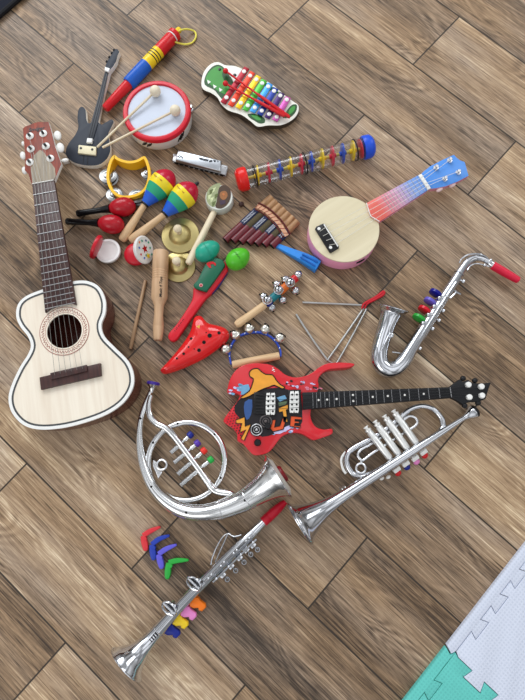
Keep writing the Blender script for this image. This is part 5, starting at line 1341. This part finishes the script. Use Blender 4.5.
# ------------------------------------------------------------------ silver toy French horn
def french_horn():
    q = lambda x, y: crop(130, 375, 4.667, [(x, y)])[0]
    t = Thing('french_horn', 'silver toy French horn with round coil and four coloured pistons', 'french horn', 186, 462, (277, 478))
    SV = paint('horn_silver', (226, 227, 228), 0.17, 1.0, 0.03)
    m1 = [(*q(97,72),.020,2.0),(*q(84,105),.019,2.4),(*q(66,150),.018,2.8),(*q(50,215),.018,3.2),(*q(45,290),.019,3.6),(*q(50,365),.020,4.2),(*q(68,440),.022,4.9),(*q(105,520),.025,5.7),(*q(165,586),.028,6.7),(*q(240,630),.031,7.6),(*q(325,644),.034,8.6),(*q(410,632),.038,9.8),(240.5,502,.041,11.0),(253,494.5,.044,12.4),(263,487.6,.047,14.6),(270,482.4,.049,17.6),(275.4,478.4,.050,21.5),(278.4,476.4,.050,24.0)]
    pb = t.path(m1, 6); mb = MB(); mb.tube(pb, None, 30, caps=False); bd = t.part(mb, 'bell_tube', SV)
    a, b = Vector(pb[-1][:3]), Vector(pb[-8][:3]); ax = (a - b).normalized()
    mb = MB(); mb.torus(a, pb[-1][3], .0016, ax, 40, 8); t.part(mb, 'bell_rim', SV, bd)
    mb = MB(); mb.lathe(a + ax * .0005, a + ax * .007, [(0, pb[-1][3] * 0.98), (0.6, pb[-1][3] * 0.80), (1, pb[-1][3] * 0.70)], 40); t.part(mb, 'bell_plate', paint('bell_plate_white', (216, 214, 206), 0.3, 0.3))
    mb = MB(); c = a + ax * .010; mb.lathe(a + ax * .005, a + ax * .014, [(0, .017), (0.7, .017), (1, .014)], 24); t.part(mb, 'red_button', paint('horn_red', (120, 20, 28), 0.35))
    for x, y in ((53,208),(110,523),(276,648)):
        i = min(range(len(pb)), key=lambda k: (Vector(pb[k][:2]) - t.p(*q(x, y), .02).xy).length)
        pt = Vector(pb[i][:3]); mb = MB(); mb.disc(pt + Z * pb[i][3] * 0.99, .0024, .0012, Z, 12); t.part(mb, 'screw_hole', HOLE, bd)
    for px_, py_ in ((222.5,512),(248,498)):
        i = min(range(len(pb)), key=lambda k: (Vector(pb[k][:2]) - t.p(px_, py_, .036).xy).length); pt = Vector(pb[i][:3]); d = (Vector(pb[i + 1][:3]) - Vector(pb[i - 1][:3])).normalized()
        mb = MB(); mb.torus(pt, pb[i][3] * 1.005, .0011, d, 32, 6); t.part(mb, 'ring', CHROME2, bd)
    i = min(range(len(pb)), key=lambda k: (Vector(pb[k][:2]) - t.p(246.5, 500, .04).xy).length); pt = Vector(pb[i][:3]); mb = MB(); mb.disc(pt + Z * pb[i][3] * 0.99, .0026, .0012, Z, 12); t.part(mb, 'screw_hole', HOLE, bd)
    # mouthpiece
    A, B = t.p(*q(100,82), .020), t.p(*q(108,44), .022); mm = t.r(152, 390, 1, .02)
    mb = MB(); mb.lathe(A, B, [(0, 2.2 * mm), (0.3, 2.6 * mm), (0.6, 3.4 * mm), (0.85, 5.4 * mm), (1, 6.4 * mm)], 24); mp = t.part(mb, 'mouthpiece', SV)
    d = (B - A).normalized(); mb = MB(); mb.lathe(B, B + d * .006, [(0, 6.4 * mm), (0.6, 6.6 * mm), (1, 5.6 * mm), (1, 4 * mm)], 26); t.part(mb, 'mouthpiece_rim', paint('rim_purple', (64, 44, 140), 0.3), mp)
    # coil
    c = t.p(186.6, 461, .016); R = t.r(186.6, 461, 38.6, .016)
    mb = MB(); n = 64; ring = [c + Vector((math.cos(2 * PI * k / n), math.sin(2 * PI * k / n), 0)) * R for k in range(n)]
    mb.tube(ring, t.r(186, 461, 3.3, .016), 14, True); cl = t.part(mb, 'coil', SV)
    for x, y in ((102,311),(222,218),(393,280),(417,476)):
        w = t.p(*q(x, y), .016) - c; w.z = 0; pt = c + w.normalized() * R
        mb = MB(); mb.disc(pt + Z * t.r(186, 461, 3.3, .016), .0024, .0012, Z, 12); t.part(mb, 'screw_hole', HOLE, cl)
    # lead pipe from mouthpiece through the coil as a straight valve bar
    br = [(*q(98,95),.020,2.6),(*q(88,140),.020,3.0),(*q(95,190),.021,3.3),(*q(125,226),.023,3.4),(*q(165,246),.025,3.5),(*q(200,280),.026,3.5),(*q(250,345),.026,3.5),(*q(310,425),.026,3.5),(*q(360,495),.026,3.5),(*q(388,534),.025,3.5),(*q(420,548),.026,3.7),(*q(450,552),.028,4.0),(*q(472,558),.030,4.2),(*q(484,574),.032,3.4)]
    mb = MB(); mb.tube(t.path(br, 6), None, 18); t.part(mb, 'lead_pipe', SV)
    for (x0, y0), (x1, y1), m in (((190,363),(281,280),NAVY),((205,410),(314,319),PURPLE),((222,464),(344,354),paint('piston_red', (226, 50, 40), 0.3)),((235,515),(376,396),paint('piston_green', (36, 166, 70), 0.3))):
        A, B = t.p(*q(x0, y0), .018), t.p(*q(x1, y1), .018); d = (B - A).normalized(); L = (B - A).length
        mb = MB(); mb.lathe(A, B - d * .006, [(0, 1.8 * mm), (0.02, 2.8 * mm), (0.05, 2.8 * mm), (0.06, 2.4 * mm), (0.62, 2.4 * mm), (0.63, 1.2 * mm), (0.80, 1.2 * mm), (0.81, 2.3 * mm), (1, 2.1 * mm)], 16); p = t.part(mb, 'piston', SV)
        mb = MB(); mb.lathe(B - d * .005, B + d * .006, [(0, 2.6 * mm), (0.1, 3.4 * mm), (0.8, 3.4 * mm), (1, 2.6 * mm)], 16); t.part(mb, 'piston_cap', m, p)
    c = t.p(*q(149,419), .022); mb = MB(); mb.torus(c, t.r(162, 464, 4.9, .022), .0024, Z, 26, 8, x=Vector((1, 0, 0)))
    mb.slab([t.p(*q(x, y), .023) for x, y in ((108,395),(126,408),(124,428),(134,448),(152,452),(132,486),(118,450),(106,425))], .004, .001); t.part(mb, 'thumb_ring', CHROME2)
french_horn()

# ------------------------------------------------------------------ silver toy clarinet
def clarinet():
    q1 = lambda x, y: crop(190, 490, 4.773, [(x, y)])[0]
    q2 = lambda x, y: crop(100, 560, 4.375, [(x, y)])[0]
    t = Thing('clarinet', 'silver toy clarinet with red mouthpiece and coloured lever keys', 'clarinet', 200, 585, (287, 499))
    mp0, mp1 = (285.5, 501.5), (263.3, 522.0)
    A = t.p(*mp1, .020); B = t.p(*mp0, .014); mm = t.r(265, 520, 1, .02)
    mb = MB(); mb.lathe(A, B, [(0, 5.0 * mm), (0.25, 5.2 * mm), (0.26, 5.0 * mm), (0.29, 5.2 * mm), (0.34, 5.0 * mm), (0.37, 5.2 * mm), (0.7, 4.6 * mm), (0.9, 3.4 * mm), (0.98, 2.6 * mm), (1, 1.6 * mm)], 24); t.part(mb, 'mouthpiece', paint('clarinet_red', (196, 18, 44), 0.3))
    body = [(263.6,521.7,.020,4.3),(254,531.5,.021,5.2),(246,539.5,.022,5.8),(236,549.5,.023,5.9),(222,563.6,.024,5.9),(208,577.6,.025,5.8),(194,591.5,.027,5.8),(180,606,.029,6.0),(166,621.5,.032,6.4),(153,636,.035,7.2),(143.5,646.5,.038,9.4),(136,654.6,.041,13.2),(129.6,661.0,.044,18.6),(126.6,664.4,.045,22.0)]
    pb = t.path(body, 6); mb = MB(); mb.tube(pb, None, 30, caps=False); bd = t.part(mb, 'body_tube', CHROME)
    a, b = Vector(pb[-1][:3]), Vector(pb[-8][:3]); ax = (a - b).normalized()
    mb = MB(); mb.torus(a, pb[-1][3], .0016, ax, 40, 8); t.part(mb, 'bell_rim', CHROME, bd)
    axis = (t.p(263, 522, 0) - t.p(143, 646, 0)); axis.normalize(); sd = Vector((-axis.y, axis.x, 0))
    for x, y, r in ((253.5,532,5.4),(158,630,6.6)):
        c = t.p(x, y, .023 if x > 200 else .034); mb = MB(); mb.torus(c, t.r(x, y, r, .023), .0011, axis, 28, 6); t.part(mb, 'ring', CHROME2)
    # rods on top
    for o, (x0, y0), (x1, y1) in ((0, (300,212), (85,420)), (1, (285,225), (70,440)), (2, (318,235), (110,440))):
        za = .036
        mb = MB(); mb.tube([t.p(*q1(x0, y0), za), t.p(*q1(x1, y1), za)], .0022, 10)
        for f in (0.08, 0.36, 0.64, 0.92):
            p = t.p(*q1(x0, y0), za).lerp(t.p(*q1(x1, y1), za), f); mb.tube([p, p - Z * .008], .0018, 8); mb.ell(p, .0032, .0032, .0032)
        t.part(mb, 'key_rod', CHROME)
    for x, y in ((300,262),(268,285),(236,322),(196,362),(156,404)):
        c = t.p(*q1(x, y), .028); e = t.p(*q1(x + 22, y + 22), .020)
        mb = MB(); mb.box(c, (.012, .009, .006), axis, bev=.0015); mb.tube([c, e], .0020, 8); mb.torus(e, .0042, .0016, Z, 14, 6); t.part(mb, 'side_key', CHROME)
    mb = MB(); mb.tube(t.path([(*q1(100,358),.028,.8),(*q1(108,318),.024,.8),(*q1(132,262),.022,.8),(*q1(158,222),.024,.8),(*q1(182,208),.028,.8),(*q1(210,222),.031,.8),(*q1(245,214),.033,.8)], 6), None, 10); t.part(mb, 'finger_hook', CHROME)
    mb = MB(); mb.tube(t.path([(*q1(120,345),.030,.7),(*q1(180,212),.029,.7)], 0), None, 8); t.part(mb, 'finger_hook_bar', CHROME)
    mb = MB()
    for k in range(4):
        p = t.p(*q2(222 + 8 * k, 352 - 9 * k), .048); mb.tube([p - sd * .004, p + sd * .004], .0012, 6)
    t.part(mb, 'embossed_rib', DSTEEL, bd)
    # ring pads
    for (x, y) in ((302,212),(410,103)):
        c = t.p(*q2(x, y), .045); n = (Z * 0.85 - sd * 0.1 - axis * 0.5).normalized()
        up = (sd - n * sd.dot(n)).normalized()
        mb = MB(); mb.torus(c, t.r(180, 605, 6.9, .045), .0022, n, 30, 8, 1.22, up); p = t.part(mb, 'ring_pad', CHROME)
        mb = MB(); x_ = (axis * 0.6 + up).normalized(); r = t.r(180, 605, 8.2, .045); mb.tube([c - up * r, c + up * r], .0026, 10); t.part(mb, 'ring_bar', CHROME, p)
        mb = MB(); mb.lathe(c - n * .006, c - n * .0035, [(0, r * 0.7), (1, r * 0.75)], 24); t.part(mb, 'pad_cup', paint('pad_silver', (150, 152, 156), 0.2, 1.0), p)
        mb = MB(); mb.tube([c - n * .005, c - n * .018], .0030, 10); t.part(mb, 'pad_post', CHROME, p)
    # coloured levers
    for (x, y), m in (((423,197),ORANGE),((382,237),PINK),((346,275),YELLOW),((310,316),paint('lever_navy', (18, 38, 140), 0.35))):
        f = lambda a, b: t.p(*q2(x + a, y + b), .026)
        out = [f(*p) for p in ((-34,-12),(-8,-34),(8,-32),(14,-20),(38,-2),(40,12),(22,30),(8,24),(6,14),(-14,16),(-30,8))]
        mb = MB(); mb.slab(out, .010, .0025); k = t.part(mb, 'lever_key', m)
        mb = MB(); mb.tube([f(-30,-8), t.p(*q2(x - 52, y - 30), .032)], .003, 8); t.part(mb, 'lever_arm', CHROME, k)
clarinet()

# ------------------------------------------------------------------ four loose coloured lever keys
def loose_keys():
    q = lambda x, y: crop(130, 515, 7.5, [(x, y)])[0]
    for col, rgb, tip, top, elb, end, lab in (
        ('red', (216, 54, 62), (226,90), (150,122), (92,158), (118,272), 'loose red plastic lever key'), ('blue', (36, 62, 168), (294,155), (215,182), (158,225), (176,342), 'loose dark blue plastic lever key'),
        ('violet', (98, 92, 208), (348,224), (270,256), (208,298), (238,406), 'loose violet plastic lever key'), ('green', (44, 168, 64), (438,340), (350,344), (284,362), (276,484), 'loose green plastic lever key')):
        t = Thing('loose_key', lab + ' on the bare floor', 'plastic key', *q(*elb), q(*tip), 'loose lever keys beside the clarinet')
        m = paint('key_' + col, rgb, 0.4)
        pts = smooth([q(*tip), q(*top), q(elb[0] + 4, elb[1] - 2)], 5, False); n = len(pts)
        def blade(path, ws, zs):
            P3 = [t.p(*p, z) for p, z in zip(path, zs)]; L, R_ = [], []
            for i, p in enumerate(P3):
                d = P3[min(len(P3) - 1, i + 1)] - P3[max(0, i - 1)]; d.z = 0; d.normalize(); s = Vector((-d.y, d.x, 0)); w = t.r(*path[i], ws[i], .01)
                L.append(p + s * w); R_.append(p - s * w)
            return L + R_[::-1]
        w1 = [0.9 + 1.7 * math.sin(min(1, i / (n - 1) * 1.6) * PI / 2) for i in range(n)]; z1 = [0.006 + 0.006 * i / (n - 1) for i in range(n)]
        mb = MB(); mb.slab(blade(pts, w1, z1), .005, .0012); a = t.part(mb, 'lever', m)
        mid = ((elb[0] + end[0]) / 2 + 2, (elb[1] + end[1]) / 2)
        p2 = smooth([q(*elb), q(*mid), q(*end)], 5, False); n2 = len(p2)
        w2 = [1.9 + 1.3 * math.sin(i / (n2 - 1) * PI) - (1.0 if i == n2 - 1 else 0) for i in range(n2)]; z2 = [0.012 - 0.002 * i / (n2 - 1) for i in range(n2)]
        mb = MB(); mb.slab(blade(p2, w2, z2), .009, .0018); t.part(mb, 'touch_pad', m)
        c = t.p(*q(elb[0] + 22, elb[1] + 18), .008)
        mb = MB(); ax = t.p(*q(elb[0] + 30, elb[1] + 30), .008) - c
        for s in (-1, 1): mb.lathe(c - Z * .003 + Z * s * .003, c + Z * .001 + Z * s * .003, [(0, .0035), (1, .0035)], 12)
        t.part(mb, 'hinge_clip', m)
loose_keys()
# ------------------------------------------------------------------ interlocking foam mats
def foam(name, rgb):
    m, nt, b = new_mat(name)
    tc = N(nt, 'ShaderNodeTexCoord'); sp = N(nt, 'ShaderNodeSeparateXYZ'); nt.links.new(tc.outputs['Object'], sp.inputs[0])
    def sn(o):
        mu = N(nt, 'ShaderNodeMath', operation='MULTIPLY', i_1=2 * PI / 0.0062); nt.links.new(o, mu.inputs[0])
        s = N(nt, 'ShaderNodeMath', operation='SINE'); nt.links.new(mu.outputs[0], s.inputs[0]); return s.outputs[0]
    ad = N(nt, 'ShaderNodeMath', operation='MAXIMUM'); nt.links.new(sn(sp.outputs['X']), ad.inputs[0]); nt.links.new(sn(sp.outputs['Y']), ad.inputs[1])
    mr = N(nt, 'ShaderNodeMapRange', i_1=-1.0, i_2=1.0, i_3=0.0, i_4=1.0); nt.links.new(ad.outputs[0], mr.inputs[0])
    mx = N(nt, 'ShaderNodeMix', data_type='RGBA'); c = srgb(*rgb)
    mx.inputs[6].default_value = (c[0] * 0.84, c[1] * 0.86, c[2] * 0.88, 1); mx.inputs[7].default_value = c
    nt.links.new(mr.outputs[0], mx.inputs[0]); nt.links.new(mx.outputs[2], b.inputs['Base Color'])
    bp = N(nt, 'ShaderNodeBump', i_Strength=0.4, i_Distance=0.0008); nt.links.new(mr.outputs[0], bp.inputs['Height']); nt.links.new(bp.outputs['Normal'], b.inputs['Normal'])
    b.inputs['Roughness'].default_value = 0.75
    return m
FW, FT = foam('foam_white', (214, 220, 236)), foam('foam_mint', (100, 200, 190))
def mats():
    zt = 0.010
    K = P(446.0, 646.2, zt); E1 = P(525, 544.2, zt)
    ex = (E1 - K).normalized(); ey = Vector((ex.y, -ex.x, 0))          # ex along the outer edge, ey into the mat
    if (P(525, 700, zt) - K).dot(ey) < 0: ey = -ey
    W = lambda a, b: K + ex * a + ey * b
    PER, DEP = 0.0615, 0.015
    def teeth(a0, n, b0, rev=False):
        """dovetail line along ex starting at a0, stepping between b0 and b0 + DEP"""
        out = []
        for k in range(n):
            s = a0 + PER * k
            out += [(s, b0), (s + PER * 0.54, b0), (s + PER * 0.44, b0 + DEP), (s + PER * 1.10, b0 + DEP)]
        return out
    B0 = 0.020; g = 0.0
    def join(b):                                                        # dovetail boundary between white and mint, running into the mat
        out = []; s0 = 0.030
        for k in range(12):
            s = s0 + PER * k
            out += [(0.0, s), (0.0, s + PER * 0.54), (-0.020, s + PER * 0.44), (-0.020, s + PER * 1.10)]
        return out
    def make(name, label, mat, pts, group):
        c = W(*pts[0]); o = Thing(name, label, 'foam mat', 446, 646, (525, 544), group)
        o.o.location = (c.x, c.y, 0); o.M = Matrix.Translation((c.x, c.y, 0)) @ Matrix.Rotation(math.atan2(ex.y, ex.x), 4, 'Z'); o.inv = o.M.inverted()
        poly = [o.inv @ W(*p) for p in pts]
        poly = offset(poly, 0.0006)
        mb = MB(); mb.slab(poly, zt - 0.0002, 0.0007); o.part(mb, 'foam_panel', mat)
    n = 14
    wt = teeth(0.020, n, B0)
    end = wt[-1][0]
    # white border strip, outer edge to toothed line
    make('border_strip', 'narrow white foam border strip along the outer edge of the white mat', FW, [(0.002, 0.0), (end, 0.0), (end, B0 + DEP - g)] + [(a, b - g) for a, b in wt[::-1]] + [(0.006, B0 - g), (-0.004, 0.016)], 'foam mat borders')
    J = join(0)
    jw = [(a + g, b) for a, b in J]
    last = J[-1]
    make('foam_tile', 'white textured foam floor tile in the bottom right corner', FW, [(0.006, B0 + g)] + [(a, b + g) for a, b in wt] + [(end, last[1])] + jw[::-1], 'foam mat tiles')
    # mint side
    mt = [(-a, b) for a, b in teeth(0.028, 8, B0)]
    e2 = mt[-1][0]
    make('border_strip', 'mint green foam border strip touching the wooden floor', FT, [(0.0, 0.0), (-0.006, 0.016), (0.004, B0 - g), (-0.026, B0 - g)] + [(a, b - g) for a, b in mt] + [(e2, 0.0)], 'foam mat borders')
    jm = [(a - g, b) for a, b in J]
    make('foam_tile', 'mint green foam floor tile with jigsaw teeth locked into white tile', FT, [(a, b + g) for a, b in mt[::-1]] + [(-0.026, B0 + g), (0.004, B0 + g)] + jm + [(e2, last[1])], 'foam mat tiles')
mats()

# ------------------------------------------------------------------ dark rug corner
def rug():
    t = Thing('floor_rug', 'dark navy fabric edge in the top left corner', 'rug', 0, 0, (20, -18))
    z = 0.012
    a, b = t.p(-2, 14.5, z), t.p(16.5, -1.5, z); d = (b - a).normalized(); n = Vector((-d.y, d.x, 0))
    if (t.p(0, 0, z) - a).dot(n) < 0: n = -n
    q = [a - d * 0.35, b + d * 0.35, b + d * 0.35 + n * 0.6, a - d * 0.35 + n * 0.6]
    NF = paint('navy_fabric', (20, 24, 38), 0.9, var=0.2, scale=300, bump=0.4)
    mb = MB(); mb.slab(q, z, 0.002); t.part(mb, 'pile', NF)
    mb = MB(); mb.tube([a - d * 0.35 - Z * 0.004, b + d * 0.35 - Z * 0.004], 0.006, 8); t.part(mb, 'edge_binding', paint('binding_black', (12, 13, 18), 0.8))
rug()
